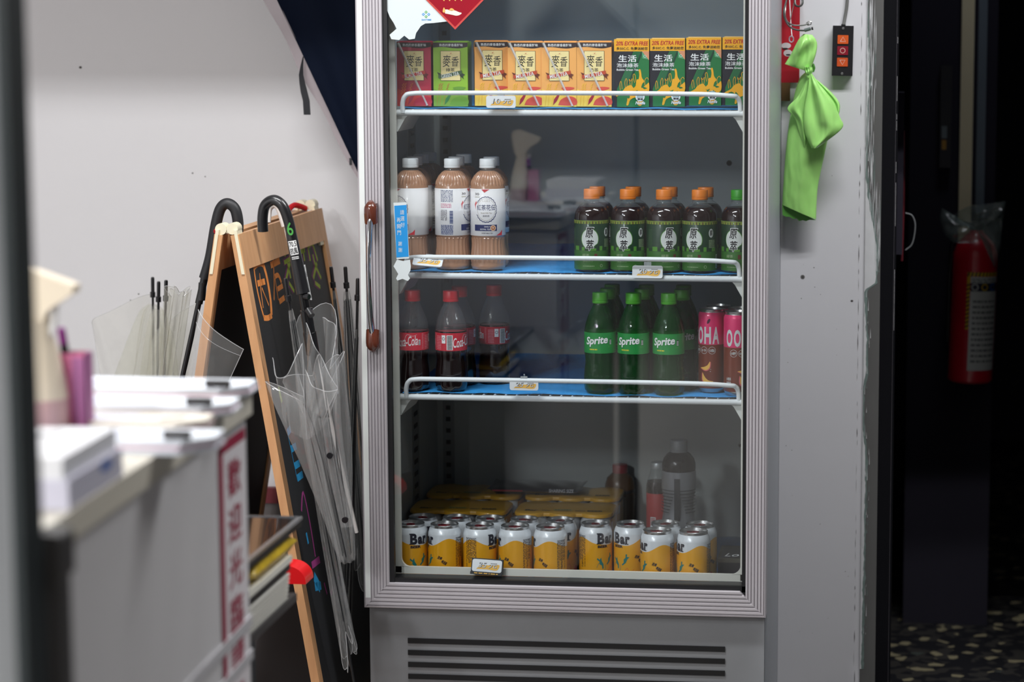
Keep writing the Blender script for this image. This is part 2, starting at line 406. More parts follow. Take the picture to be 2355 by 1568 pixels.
m.box(LX0 - t, LX1 + t, LY1, LY1 + t, LZ0, LZ1, liner_m); m.box(LX0, LX1, LY0, LY1, LZ0 - t, LZ0, M('blue_liner_floor', (30, 92, 150), .4)); m.box(LX0, LX1, LY0, LY1, LZ1, LZ1 + t, liner_m)
q = at(1677, 375, LY1); bf = FRONT(LY1)
m.ink(bf, [ell(q.x, q.z, .006, n=16)], gask); q = at(1672, 1180, LY1 - .03); m.ink(bf, [ell(.30, .60, .004, n=12)], gask)
m.build('inner_lining', fr)
m = MB()                                                # ivory front lip with a rounded lower corner
m.box(LX0 - .004, LIP0, .050, .0575, .428, LZ1, lip_m); m.box(LIP1, LX1 + .004, .050, .0575, .428, LZ1, lip_m)
m.box(LX0 - .004, LX1 + .004, .050, .0577, .4265, .4405, lip_m)
for sx, x in ((1, LIP0), (-1, LIP1)):
    P = [(x, .440)] + [(x + sx * (.018 - .018 * math.cos(R(a))), .440 + .018 - .018 * math.sin(R(a))) for a in range(0, 91, 10)]
    m.prism(P, -.0576, -.050, lip_m, flat((0, 0, 0), (1, 0, 0), (0, 0, 1)))
m.build('front_lip', fr)
slotm = M('dark_slot', (28, 30, 33), .6)
strip = M('strip_metal', (138, 142, 142), .35, .5)
Y = yw(955, 1000, LX0)
m = MB(); m.box(LX0 - .001, LX0 + .0012, Y - .035, Y + .035, .42, 1.86, strip)
for k in range(56): m.box(LX0 + .001, LX0 + .0018, Y - .018, Y + .018, .440 + k * .0252, .4495 + k * .0252, slotm)
m.build('shelf_strip', fr)
for x in (at(1032, 1000, LY1).x, .326):
    m = MB(); m.box(x - .0125, x + .0125, LY1 - .0014, LY1 + .001, .42, 1.86, strip)
    for k in range(56): m.box(x - .0055, x + .0045, LY1 - .0020, LY1 - .001, .440 + k * .0252, .4495 + k * .0252, slotm)
    m.build('shelf_strip', fr)
for S in (1.329, 1.014, .776):                           # white plastic brackets under the shelf ends
    for x, xl, sx in ((LX0, LIP0, 1), (LX1, LIP1, -1)):
        m = MB(); m.prism([(x, S - .0064), (xl + sx * .020, S - .0064), (xl + sx * .015, S - .011), (xl, S - .037), (x, S - .040)], .067, .212, white_enamel, lambda u, v, h: (u, h, v)); m.build('shelf_bracket', fr)
# door: four ribbed rails mitred at the corners, black seal, glass, handle
def rail(name, L, wide, flatpart, flip):
    pr = [(0, .05), (0, .002), (.003, 0), (flatpart, 0)]; n = 6; rib = (wide - flatpart) / n
    for k in range(n):
        a = flatpart + k * rib; pr += [(a + rib * .12, .0032), (a + rib * .30, .0032), (a + rib * .42, .0002), (a + rib * .94, .0002)]
    pr += [(wide, .0015), (wide, .05)]
    return pr
def add_rail(m, p0, p1, ux, pr, mat, wide):
    """Extrude the rib profile from p0 to p1, shortened at the mitres on the inner side."""
    p0, p1, ux = Vector(p0), Vector(p1), Vector(ux); al = (p1 - p0).normalized(); vs = []
    for P, s_ in ((p0, 1), (p1, -1)):
        for u, y in pr: vs.append(P + ux * u + al * (s_ * u) + Vector((0, y, 0)))
    n = len(pr); m.add(vs, [(i, (i + 1) % n, n + (i + 1) % n, n + i) for i in range(n)] + [tuple(range(n)), tuple(range(2 * n - 1, n - 1, -1))], mat)
fw = .050; pr = rail('', 1, fw, .0135, 0)
DZ0 = .368
m = MB(); add_rail(m, (FX0, 0, FZ1), (FX0, 0, DZ0), (1, 0, 0), pr, alu, fw)
m.ink(FRONT(.0), [rect(FX0 + .0031, DZ0 + .02, FX0 + .0134, FZ1 - .02)], M('pale_edge_band', (224, 228, 226), .4))
pr2 = rail('', 1, .039, .002, 0)
add_rail(m, (FX1, 0, DZ0), (FX1, 0, FZ1), (-1, 0, 0), pr2, alu, .039)
pr3 = rail('', 1, .050, .003, 0)
add_rail(m, (FX0, 0, DZ0), (FX1, 0, DZ0), (0, 0, 1), pr3, alu, .05); add_rail(m, (FX1, 0, FZ1), (FX0, 0, FZ1), (0, 0, -1), pr3, alu, .05)
door = m.build('door', fr, sharp=25)
m = MB()
for a in ((FX0 + .049, -.3355, .008, .020, GZ0 - .008, 1.90), (FX0 + .049, -.3420, .020, .048, GZ0 - .008, 1.90), (.3425, FX1 - .038, .010, .048, GZ0 - .008, 1.90)): m.box(*a[:4], *a[4:], gask)
m.box(FX0 + .045, FX1 - .03, .010, .048, GZ0 - .012, GZ0 + .0035, gask); m.box(FX0 + .045, FX1 - .03, .010, .048, 1.885, 1.905, gask)
m.build('black_seal', door)
GLASS = CLEAR('door_glass', (250, 252, 253), ior=1.62, rough=.004)
m = MB(); m.box(-.3355, .3425, .012, .016, GZ0 + .0035, 1.885, GLASS); m.build('glass_pane', door)
# handle: chrome bar bowed off the frame between two brown caps
brown = M('brown_handle_cap', (92, 44, 30), .22, coat=.6, var=.15, scale=60); chrome = M('chrome', (212, 214, 220), .09, 1.0)
hx = at(851.5, 640, -.03).x
zt, zb = at(850, 459, -.02).z, at(852, 812, -.02).z
m = MB(); H = zt - zb
pts = []; rs = []
for k in range(31):
    s_ = k / 30; pts.append((hx, -.012 - .030 * math.sin(math.pi * s_) ** .6, zt - .033 - (H - .070) * s_)); rs.append(.0112 - .0036 * math.sin(math.pi * s_))
m.tube(pts, rs, chrome, 18, flatten=.55)
for zc, sg in ((zt, -1), (zb, 1)):
    pp = [(hx, -.014 - .004 * math.sin(k / 10 * math.pi), zc + sg * (.002 + .042 * k / 10)) for k in range(11)]
    m.tube(pp, [.0128 * (math.sin(min(1, (k + .8) / 4.5) * math.pi / 2)) for k in range(11)], brown, 18)
    m.box(hx - .0095, hx + .0095, -.012, .004, zc + sg * .008 if sg > 0 else zc - .036, zc + .036 if sg > 0 else zc - .008, brown)
m.build('handle', door, sharp=50)
m = MB(); m.box(FX0 + .004, FX1 - .004, .03, .075, FZ0, .360, M('base_grille_grey', (150, 152, 156), .45, .2))
for k in range(9): m.box(FX0 + .08, FX1 - .08, .027, .033, .10 + k * .024, .110 + k * .024, gask)
m.build('base_grille', fr)
for x in (FX0 + .05, FX1 - .05):
    for y in (.10, .55): m = MB(); m.lathe([(.022, 0), (.022, .012), (.010, .016), (.010, .066)], gask, 16, c=(x, y, 0)); m.build('foot', fr)

# ------------------------------------------------------------------ shelves, blue mats, price tags
wire = M('white_coated_wire', (236, 240, 242), .35)
matb = M('blue_mesh_mat', (58, 160, 232), .55, var=.10, scale=90, bump=.6, bscale=260)
SH = {'top': 1.329, 'middle': 1.014, 'lower': .776}
for nm, S in SH.items():
    sh = thing('wire_shelf', {'top': 'white wire shelf carrying the row of drink cartons', 'middle': 'white wire shelf carrying milk tea and green tea bottles', 'lower': 'white wire shelf carrying the soda bottles'}[nm], 'shelf', (0, 0, S), 0, 'wire shelves in the fridge')
    m = MB()
    m.tube([(-.331, .064, 0), (.343, .064, 0)], .0058, wire, 12); m.tube([(-.330, .575, 0), (.341, .575, 0)], .0045, wire, 10)
    for x in (-.331, .342): m.tube([(x, .064, 0), (x, .575, 0)], .0045, wire, 10)
    for y in (.22, .40): m.tube([(-.331, y, -.004), (.342, y, -.004)], .0035, wire, 8)
    for k in range(31):
        x = -.3205 + k * .0218
        m.tube([(x, .0605, .000), (x, .0622, .0042), (x, .068, .0038), (x, .30, .0034), (x, .575, .0034)], .0022, wire, 6)
    m.build('wire_grid', sh)
    P = [(-.318, .060, 0), (-.3175, .056, .018), (-.312, .053, .031), (-.298, .0515, .0365), (-.24, .049, .0378), (0, .046, .0385), (.24, .049, .0372), (.311, .053, .034), (.325, .057, .031), (.330, .062, .020), (.331, .064, 0)]
    m = MB(); m.tube(arc(P, 8), .0046, wire, 10); m.build('guard_rail', sh)
    rr = random.Random(len(nm)); ph = [rr.uniform(0, 6) for _ in range(4)]
    def sheet(i, j, top):
        x = -.327 + .662 * i; wv = .0012 + .0007 * math.sin(42 * i + ph[0]) + .0005 * math.sin(23 * i + ph[1])
        y = .073 + .003 * math.sin(9 * i + ph[2]) + .004 * math.sin(31 * i + ph[3]) + j * (.503 - .02 * i)
        return (x, y, .0062 + (wv if j < .1 else wv * .4) + (.0016 if top else 0) + .010 * max(0, (j - .93)) / .07)
    m = MB(); nu, nv = 90, 24
    m.grid(lambda i, j: sheet(i, j, True), nu, nv, matb); m.grid(lambda i, j: sheet(i, j, False), nu, nv, matb)
    m.grid(lambda i, j: sheet(i, 0, j > .5), nu, 2, matb); m.grid(lambda i, j: sheet(0, i, j > .5), nv, 2, matb); m.grid(lambda i, j: sheet(1, i, j > .5), nv, 2, matb)
    o = m.build('shelf_mat', None); o.location = (0, 0, S)
    tag(o, {'top': 'blue mat just showing under the drink cartons', 'middle': 'blue mat under the milk tea and green tea bottles', 'lower': 'blue ribbed mat under the soda bottles and peach cans'}[nm], 'shelf mat', 'blue shelf mats')
tagw = M('tag_white', (236, 238, 240), .35); tagy = M('tag_yellow', (246, 190, 84), .5); tagg = M('tag_grey', (92, 92, 96), .5); tagc = CLEAR('tag_sleeve', (235, 238, 240), (225, 228, 230), .35)
tagsil = M('tag_light_print', (226, 226, 226), .5)
def price_tag(label, s, corner_a, corner_b, Y, tilt=0, roll=0, stand=False):
    a, b = at(*corner_a, Y), at(*corner_b, Y); cx, cz = (a.x + b.x) / 2, (a.z + b.z) / 2; W, H = abs(b.x - a.x), abs(a.z - b.z)
    if tilt: H = .024
    t = thing('price_tag', label, 'price tag', (cx, Y, cz), 0, 'price tags in the fridge'); t.rotation_euler = (R(tilt), R(roll), 0)
    m = MB(); f0 = FRONT(0)
    m.prism(rrect(-W / 2, -H / 2, W / 2, H / 2, .004), -.0025, 0, tagw, f0)
    br = arc2([(-W * .36, -H * .30), (-W * .20, H * .02), (W * .1, H * .06), (W * .40, H * .14), (W * .40, -H * .16), (W * .30, -H * .34), (0, -H * .28)], 5)
    m.ink(f0, [br], tagy, 1)
    for lay, mt, dx, bo in ((2, tagg, .0005, .035), (3, tagsil, 0, .0)):
        m.text(f0, s, (-W * .30 + dx, -H * .16 - dx, -W * .02 + dx, H * .28 - dx), mt, lay, bo, .18)
        m.text(f0, '元', (W * .06 + dx, -H * .16 - dx, W * .34 + dx, H * .26 - dx), mt, lay, bo, .12)
    m.build('tag_card', t)
    m = MB()
    if stand:
        m.box(-W / 2 - .002, W / 2 + .002, .0005, .010, -H / 2 - .002, H / 2 + .002, gask)
        m.box(-W / 2 - .002, W / 2 + .002, -.006, .001, -H / 2 - .006, -H / 2 - .0005, gask)
        m.ink(flat((0, -.0062, -H / 2 - .003), (1, 0, 0), (0, 0, 1)), lines(-W * .4, -.001, W * .4, .001, 1, 5, fill=.9), tagy)
    else:
        m.box(-W * .12, W * .12, .0005, .003, H * .2, H / 2 + .007, tagc); m.tube([(0, .004, H / 2), (0, .010, H / 2 + .005), (0, .004, H / 2 + .010)], .0015, tagc, 6)
    m.build('tag_holder', t); return t
price_tag('price tag reading 10 hung on the top shelf rail', '10', (1118, 220), (1186, 248), .043)
price_tag('price tag reading 35 tilted flat on the middle shelf rail', '35', (950, 590), (1018, 611), .043, -48, 4)
price_tag('price tag reading 20 hanging below the green tea bottles', '20', (1454, 612), (1524, 638), .054, -12)
price_tag('price tag reading 25 on the lower shelf rail', '25', (1172, 873), (1238, 898), .043)
price_tag('price tag reading 35 on a black stand before the beer cans', '35', (1086, 1289), (1154, 1313), .036, -14, 3, True)

# ================================================================== drinks
PET = CLEAR('clear_bottle_plastic', (245, 248, 248), ior=1.5, amount=.05, body=(230, 235, 238))
white_p = M('print_white', (240, 240, 240), .4); black_p = M('print_black', (26, 24, 26), .45); red_p = M('print_red', (190, 28, 34), .45)
# ---- 1. boxed drinks on the top shelf
def carton_body(m, w_, h_, d_, side, top):
    m.box(-w_ / 2, w_ / 2, -d_ / 2, d_ / 2, 0, h_, side)
    m.box(-w_ / 2 + .001, w_ / 2 - .001, -d_ / 2 + .001, d_ / 2 - .001, h_, h_ + .0006, top)
    for sx in (-1, 1):                                   # folded ears of the top seal
        m.prism([(sx * (w_ / 2 - .0002), h_ - .0005), (sx * (w_ / 2 + .0012), h_ - .012), (sx * (w_ / 2 + .0004), h_ - .026)], -d_ * .3, d_ * .3, side, lambda u, v, h: (u, h, v))
    m.box(-w_ / 2 + .002, w_ / 2 - .002, -.003, .003, h_ + .0006, h_ + .0018, top)
TEA = {'black': ((196, 22, 66), (150, 12, 50), (205, 60, 52), 'BLACK TEA', '紅茶', (236, 120, 60), (200, 40, 70)),
       'green': ((150, 196, 48), (96, 150, 36), (66, 96, 60), 'GREEN TEA', '綠茶', (206, 150, 70), (110, 160, 50)),
       'milk': ((250, 178, 96), (228, 150, 74), (196, 74, 44), 'MILK TEA', '奶茶', (250, 200, 70), (226, 84, 70))}
def make_tea(kind, label, strawed=True):
    base, side, rib, en, zh, wheat, low = TEA[kind]
    t = thing('drink_carton', label, 'drink carton', group='drink cartons on the top shelf')
    W, H, D = .0672, .1235, .044
    bm_ = M(kind + '_tea_print', base, .38, coat=.25); sm = M(kind + '_tea_side', side, .42, coat=.2); m = MB(); carton_body(m, W, H, D, sm, bm_)
    f = FRONT(-D / 2); X = W / 2
    m.ink(f, [rect(-X, 0, X, H)], bm_, 1)
    hd = M('carton_header_black', (44, 30, 34), .42)
    m.ink(f, [[(-X, H - .0012), (-X, .1128)] + arc2([(-X, .1128), (-X * .4, .1136), (X * .1, .1118), (X * .55, .1112), (X, .1142)], 4) + [(X, H - .0012)]], hd, 2)
    m.text(f, '熟悉的麥香最對味', (-.0215, .1146, .0245, .1200), white_p, 3, .012)
    # wheat, leaves and colour fields in the lower third
    lowm = M(kind + '_low_field', low, .4); whm = M(kind + '_wheat', wheat, .4); yl = M('carton_yellow_field', (250, 206, 86), .4) if kind != 'black' else M('carton_crimson_field', (214, 60, 60), .4)
    if kind == 'green': yl = M('carton_leaf_field', (128, 170, 60), .4)
    m.ink(f, [[(-X, 0), (X, 0), (X, .030)] + arc2([(X, .030), (X * .3, .034), (-X * .3, .026), (-X, .034)], 4)], yl, 2)
    m.ink(f, [arc2([(-.002, .003), (.004, .014), (.020, .020), (.033, .015), (.0335, .004), (.015, .002)], 4), arc2([(.004, .036), (.016, .038), (.030, .036), (.020, .031), (.008, .031)], 4)], lowm, 3)
    m.ink(f, [arc2([(-.012, .003), (-.004, .012), (.002, .026), (-.002, .024), (-.010, .014)], 4)], M(kind + '_petal', (170, 30, 60) if kind != 'green' else (60, 130, 70), .4), 4)
    for k, (u, lean) in enumerate(((-.027, .006), (-.021, .004), (-.014, .010))):
        m.ink(f, stroke([(u, .002), (u + lean * .3, .02), (u + lean, .044)], .0006), whm, 4)
        m.ink(f, [ell(u + lean * (.45 + .55 * j / 7) + (.0011 if j % 2 else -.0011), .024 + .0027 * j, .0007, .0019, 8, (-.5 if j % 2 else .5)) for j in range(8)], whm, 4)
    # cream panel with brush writing
    brd = M('panel_border', (96, 70, 40), .5); cream = M('panel_cream', (247, 226, 160), .42)
    m.ink(f, [rect(-.0192, .0492, .0198, .1064)], brd, 5); m.ink(f, [rect(-.0185, .0499, .0191, .1057)], cream, 6)
    m.text(f, '麥', (-.0150, .0755, .0008, .0985), black_p, 7, .0, .12); m.text(f, '香', (.0022, .0765, .0165, .0955), black_p, 7, .0, .10)
    m.ink(f, [[(-.001, .1025), (.001, .1018), (.0032, .1030), (.0012, .1005)]], red_p, 7); m.ink(f, lines(-.002, .0992, .005, .0998, 1, 3), M('print_tan', (190, 150, 90), .5), 7)
    m.text(f, zh, (-.0085, .0665, .0085, .0735), black_p, 7, .005)
    rb = M(kind + '_ribbon', rib, .42); rbd = M(kind + '_ribbon_fold', [c * .55 for c in rib], .45)
    m.ink(f, [[(-.0235, .0545), (-.0192, .0570), (-.0192, .0630), (-.0262, .0655), (-.0235, .0610)], [(.0180, .0590), (.0265, .0520), (.0240, .0580), (.0285, .0610), (.0180, .0660)]], rbd, 8)
    m.ink(f, [arc2([(-.0230, .0535), (-.008, .0555), (.010, .0600), (.0225, .0620)], 4) + arc2([(.0225, .0690), (.010, .0668), (-.008, .0622), (-.0230, .0604)], 4)], rb, 9)
    m.text(f, en, (-.0180, .0568, .0170, .0640), white_p, 10, .01, 0, R(11))
    m.build('carton_box', t)
    if strawed:
        s = MB(); fv = FRONT(-D / 2 - .0022)
        P = [fv(-.030 + .056 * k / 8, .1215 - .120 * k / 8, 0) for k in range(9)]
        s.tube(P, .0019, CLEAR('straw_clear', (250, 250, 250), (244, 240, 236), .55, ior=1.5), 10)
        s.ink(FRONT(-D / 2 - .0004), [[(-.0335, .1215), (-.0275, .1225), (.0285, .0015), (.0225, .0005)]], CLEAR('straw_sleeve', (248, 248, 248), (240, 236, 230), .22), 1)
        s.build('straw', t)
    return t
def make_green(label):
    t = thing('drink_carton', label, 'drink carton', group='drink cartons on the top shelf')
    W, H, D = .0672, .1285, .044; X = W / 2
    gm = M('green_carton_print', (28, 120, 62), .38, coat=.25); gs = M('green_carton_side', (24, 40, 34), .42); yw = M('carton_amber', (248, 178, 36), .4); nb = M('carton_night', (30, 30, 40), .4)
    m = MB(); carton_body(m, W, H, D, gs, M('carton_top_yellow', (232, 196, 120), .45)); f = FRONT(-D / 2)
    m.ink(f, [rect(-X, 0, X, H)], gm, 1)
    m.ink(f, [[(-X, .106), (.004, .106), (-.028, .034), (-.028, 0), (-X, 0)]], nb, 2)
    m.ink(f, [[(.005, .106), (.0185, .106), (-.010, .040), (-.0255, .034)]], M('carton_mid_green', (34, 104, 62), .4), 2)
    m.ink(f, [[(.0185, .106), (.0225, .106), (-.0005, .050), (-.010, .040)]], M('carton_deep_green', (20, 66, 46), .4), 2)
    m.ink(f, [[(X, .106), (X, .089), (.020, .106)]], M('carton_salmon', (222, 150, 110), .45), 3)
    m.ink(f, [[(.020, .1055), (.0325, .0905), (.0210, .0925)]], M('carton_curl', (92, 170, 120), .4), 3)
    m.ink(f, ring(.0258, .0965, .0026, .0026, .0006, 14), white_p, 4)
    m.ink(f, [rect(-X, .1057, X, H)], yw, 2)
    m.text(f, '20% EXTRA FREE', (-.0300, .1168, .0320, .1248), red_p, 3, .022, .16)
    m.text(f, '多50C.C. 免費送給您', (-.0290, .1084, .0310, .1140), black_p, 3, .012)
    m.text(f, '生', (-.0250, .0858, -.0090, .0985), white_p, 4, .035); m.text(f, '活', (-.0070, .0858, .0095, .0985), white_p, 4, .035)
    m.text(f, '泡沫綠茶', (-.0285, .0752, .0135, .0832), white_p, 4, .018)
    m.text(f, 'Bubble Green Tea', (-.0285, .0690, .0135, .0728), white_p, 4, .02)
    # cheering crowd with raised arms, in amber
    for P, wd in (([(-.0215, .032), (-.0225, .044), (-.0205, .049), (-.0190, .044), (-.018, .034)], .0008), ([(-.0110, .034), (-.0130, .046), (-.0105, .054), (-.0085, .050), (-.0090, .036)], .0008),
                  ([(-.002, .040), (-.0045, .053), (-.0015, .049), (.0015, .054), (.0005, .040)], .0008), ([(.006, .046), (.0030, .059), (.0055, .063), (.0075, .058), (.0085, .048)], .0009), ([(.027, .036), (.0255, .050), (.0300, .056), (.0325, .052)], .0009)):
        m.ink(f, stroke(arc2(P, 4), wd), yw, 5)
    m.ink(f, [arc2([(.0080, .040), (.0100, .052), (.0135, .053), (.0150, .062), (.0138, .070), (.0165, .072), (.0185, .066), (.0200, .056), (.0245, .049), (.0205, .044), (.0195, .036), (.030, .044), (X, .046), (X, .030), (.024, .020), (.020, .004), (.012, .004), (.010, .018), (-.002, .014), (-.006, .004), (-.010, .004), (-.008, .018), (-.016, .026), (-.028, .020), (-.0295, .024), (-.017, .031), (-.012, .037), (-.002, .042), (.004, .036)], 3)], yw, 4)
    m.ink(f, [arc2([(-.008, .026), (-.003, .020), (-.006, .016), (-.010, .020)], 3), arc2([(.002, .034), (.006, .030), (.012, .032), (.008, .026)], 3), arc2([(.018, .040), (.030, .036), (.024, .034)], 3), arc2([(.014, .026), (.020, .030), (.018, .024)], 3)], gm, 5)
    m.ink(f, [ell(.0165, .0195, .0088, .0088)], white_p, 6)
    m.ink(f, [ell(.0165 + a * .0026, .0215 + b * .0026, .0010, .0010, 8) for a in range(-3, 4) for b in range(-1, 3) if a * a + b * b < 9], M('emblem_teal', (40, 130, 130), .4), 7)
    m.text(f, '樂稿', (.0115, .0130, .0220, .0172), black_p, 7, .02)
    m.text(f, 'Nuvife', (.0075, .0048, .0262, .0110), white_p, 7, .03, .25)
    m.build('carton_box', t); return t
def stand_on(px, py, Z): return atz(px, py, Z)
ZT = 1.329 + .0108
YC = .118
tc1 = make_tea('black', 'crimson black tea carton at the left end of the top shelf')
tc1.location = ((at(912.5, 200, YC - .022).x + at(992.5, 200, YC - .022).x) / 2, YC, ZT)
tc2 = make_tea('green', 'lime green tea carton beside the crimson carton', False)
tc2.location = ((at(998, 200, YC - .022).x + at(1075, 200, YC - .022).x) / 2, YC, ZT)
tc3 = make_tea('milk', 'orange milk tea carton beside the lime green carton, angled with its left side showing')
def xm(a, b): return (at(a, 200, YC - .022).x + at(b, 200, YC - .022).x) / 2
tc3.location = (xm(1080, 1172), YC + .004, ZT + .0012); tc3.rotation_euler = (0, 0, R(12))
for (a, b, dz, rz, lb) in ((1172, 1242, 0, 3, 'second orange milk tea carton from the lime green one'), (1247, 1325, 0, 0, 'third orange milk tea carton, right of the black gap'), (1327, 1406, .0004, 0, 'orange milk tea carton touching the first dark green carton')):
    dup(tc3, (xm(a, b), YC, ZT + dz), R(rz), lb)
gc = make_green('dark green bubble tea carton next to the orange cartons')
gc.location = (xm(1412, 1493), YC, ZT)
for (a, b, dz, lb) in ((1494, 1575, .001, 'second dark green bubble tea carton from the orange ones'), (1577, 1659, .003, 'third dark green bubble tea carton from the orange ones'), (1661, 1742, .0038, 'dark green bubble tea carton cut off by the door frame')):
    dup(gc, (xm(a, b), YC + .003, ZT + dz), 0, lb)

# ---- 2. bottles
def cap(t, r, z0, z1, mat, name='cap'):
    m = MB(); h = z1 - z0
    m.lathe([(r * .985, z0), (r, z0 + .0006), (r, z0 + h * .20), (r * .965, z0 + h * .22), (r * .965, z0 + h * .26), (r * .99, z0 + h * .28), (r * .985, z1 - .0015), (r * .94, z1 - .0003), (r * .85, z1), (0, z1)], mat, 40, mod=lambda a, z: 1 + (.008 * (1 if int(a * 60 / math.pi) % 2 else -1) if z0 + h * .3 < z < z1 - .001 else 0))
    return m.build(name, t)
def make_honey(label):
    t = thing('milk_tea_bottle', label, 'bottle', group='milk tea bottles on the middle shelf')
    liq = M('milk_tea', (172, 128, 100), .2, coat=.8); m = MB()
    P = [(.0255, .0), (.0315, .0015), (.0335, .006), (.0338, .016), (.0325, .026), (.0308, .040), (.0303, .050), (.0308, .060), (.0325, .064), (.0336, .0660), (.0340, .0665), (.0340, .158), (.0336, .160), (.0330, .163), (.0305, .172), (.0255, .1815), (.0195, .188), (.0150, .1915, PET), (.0138, .194, PET), (.0136, .1995)]
    PP = []
    for (a, b) in zip(P, P[1:]):
        for k in range(3): PP.append((a[0] + (b[0] - a[0]) * k / 3, a[1] + (b[1] - a[1]) * k / 3) + tuple(a[2:]))
    PP.append(P[-1])
    def ribs(a, z):
        if .012 < z < .062: return 1 + .075 * abs(math.sin(12 * a)) * min(1, (z - .012) / .01) - .02
        if .163 < z < .190: return 1 + .075 * abs(math.sin(14 * a)) - .045
        return 1
    m.lathe(PP, liq, 112, mod=ribs); m.build('bottle_body', t)
    cap(t, .0158, .1965, .2142, M('white_cap', (236, 238, 240), .35))
    m = MB(); rl = .0344; f = cyl(rl); lab = M('label_white', (232, 230, 232), .32, coat=.3); navy = M('label_navy', (34, 44, 96), .38); gold = M('label_gold', (150, 140, 110), .4)
    m.lathe([(.0341, .0668), (rl, .0672), (rl, .1572), (.0341, .1576)], lab, 64)
    # laurel wreath, name, crown, red ribbons, navy band
    for k in range(46):
        a = R(k * 360 / 46 + 4)
        if 150 < math.degrees(a) % 360 < 205: continue
        u, v = .0205 * math.cos(a), .118 + .0245 * math.sin(a)
        m.ink(f, [ell(u, v, .0022, .0008, 8, a + (1.1 if k % 2 else 2.0))], navy, 1)
    m.ink(f, ring(0, .118, .0180, .0215, .0004, 40), gold, 1)
    m.text(f, '紅茶花伝', (-.0185, .1165, .0185, .1275), navy, 2, .008)
    m.ink(f, [[(-.006 + .003 * k, .133), (-.0068 + .0034 * k, .137 + .001 * (2 - abs(k - 2))), (-.0052 + .003 * k, .1335)] for k in range(5)], gold, 2)
    m.text(f, 'Royal Milk Tea', (-.010, .1095, .011, .1125), gold, 2, .0); m.text(f, '皇家奶茶', (-.0065, .1040, .0065, .1072), M('label_ink', (60, 54, 70), .5), 2, .005)
    red = M('label_red', (206, 44, 58), .4)
    m.ink(f, [[(-.009, .1568), (.007, .1568), (-.003, .1505)], [(-.0245, .128), (-.0205, .1345), (-.0185, .130), (-.0215, .126), (-.0222, .118)]], red, 1)
    m.text(f, '30', (-.0230, .1455, -.0135, .1500), M('label_ink', (60, 54, 70), .5), 2, .01); m.ink(f, lines(-.0235, .1415, -.0125, .1435, 1, 4), gold, 2)
    m.ink(f, [rect(-.0245, .0765, .0215, .0885)], navy, 1)
    m.text(f, 'DAILY', (-.0035, .0835, .0085, .0862), lab, 2, .01); m.text(f, 'ROYAL TEA', (-.0115, .0782, .0085, .0812), lab, 2, .01)
    m.ink(f, [ell(.0135, .0822, .0056)], M('cup_cream', (220, 186, 160), .4), 2); m.ink(f, [ell(.0135, .0822, .0038)], M('cup_tea', (176, 110, 70), .4), 3); m.ink(f, [ell(.0132, .0826, .0012)], lab, 4)
    m.text(f, 'SWEET MILK TEA', (-.009, .0712, .0125, .0732), M('label_ink', (60, 54, 70), .5), 2, .01)
    m.ink(f, [[(.020, .0675), (.034, .0675), (.0345, .078), (.030, .073)]], red, 1)
    # small print and bar code on the flank (left of the front)
    m.ink(f, lines(-.066, .132, -.041, .156, 9, 11, fill=.6), M('label_blue_print', (70, 84, 130), .5), 1); m.ink(f, lines(-.066, .121, -.044, .130, 3, 12), M('label_pink_print', (196, 80, 130), .5), 1)
    m.ink(f, lines(-.066, .096, -.052, .117, 6, 13, True), M('label_ink', (60, 54, 70), .5), 1)
    m.ink(f, [rect(-.0475, .090 + k * .0021, -.041, .0913 + k * .0021 + (k * 7 % 3) * .0003) for k in range(12)], M('label_blue_print', (70, 84, 130), .5), 1)
    m.ink(f, lines(-.066, .069, -.041, .088, 9, 14, fill=.7), M('label_blue_print', (70, 84, 130), .5), 1)
    m.build('label', t); return t
ZM = 1.014 + .0105
h0 = make_honey('milk tea bottle in the front row, its label facing forward, right of the other two')
hy = .105
def hx_(px, Y, Z=1.12): return at(px, 500, Y).x
h0.location = (hx_(1122, hy), hy, ZM); h0.rotation_euler.z = R(4)
dup(h0, (hx_(945.5, hy), hy, ZM), R(-34), 'milk tea bottle at the left end of the middle shelf, behind the blue sticker')
dup(h0, (hx_(1041, hy), hy, ZM), R(80), 'milk tea bottle with its small print facing out, in the middle of the front three')
for px, Y, rz, lb in ((955, hy + .073, 20, 'milk tea bottle second in the left file'), (970, hy + .146, 60, 'milk tea bottle third in the left file'), (988, hy + .219, 120, 'milk tea bottle last in the left file'),
                      (1051, hy + .073, -20, 'milk tea bottle second in the middle file'), (1068, hy + .160, 50, 'milk tea bottle last in the middle file'), (1131, hy + .073, 100, 'milk tea bottle behind the one facing forward')):
    dup(h0, (hx_(px, Y), Y, ZM), R(rz), lb)

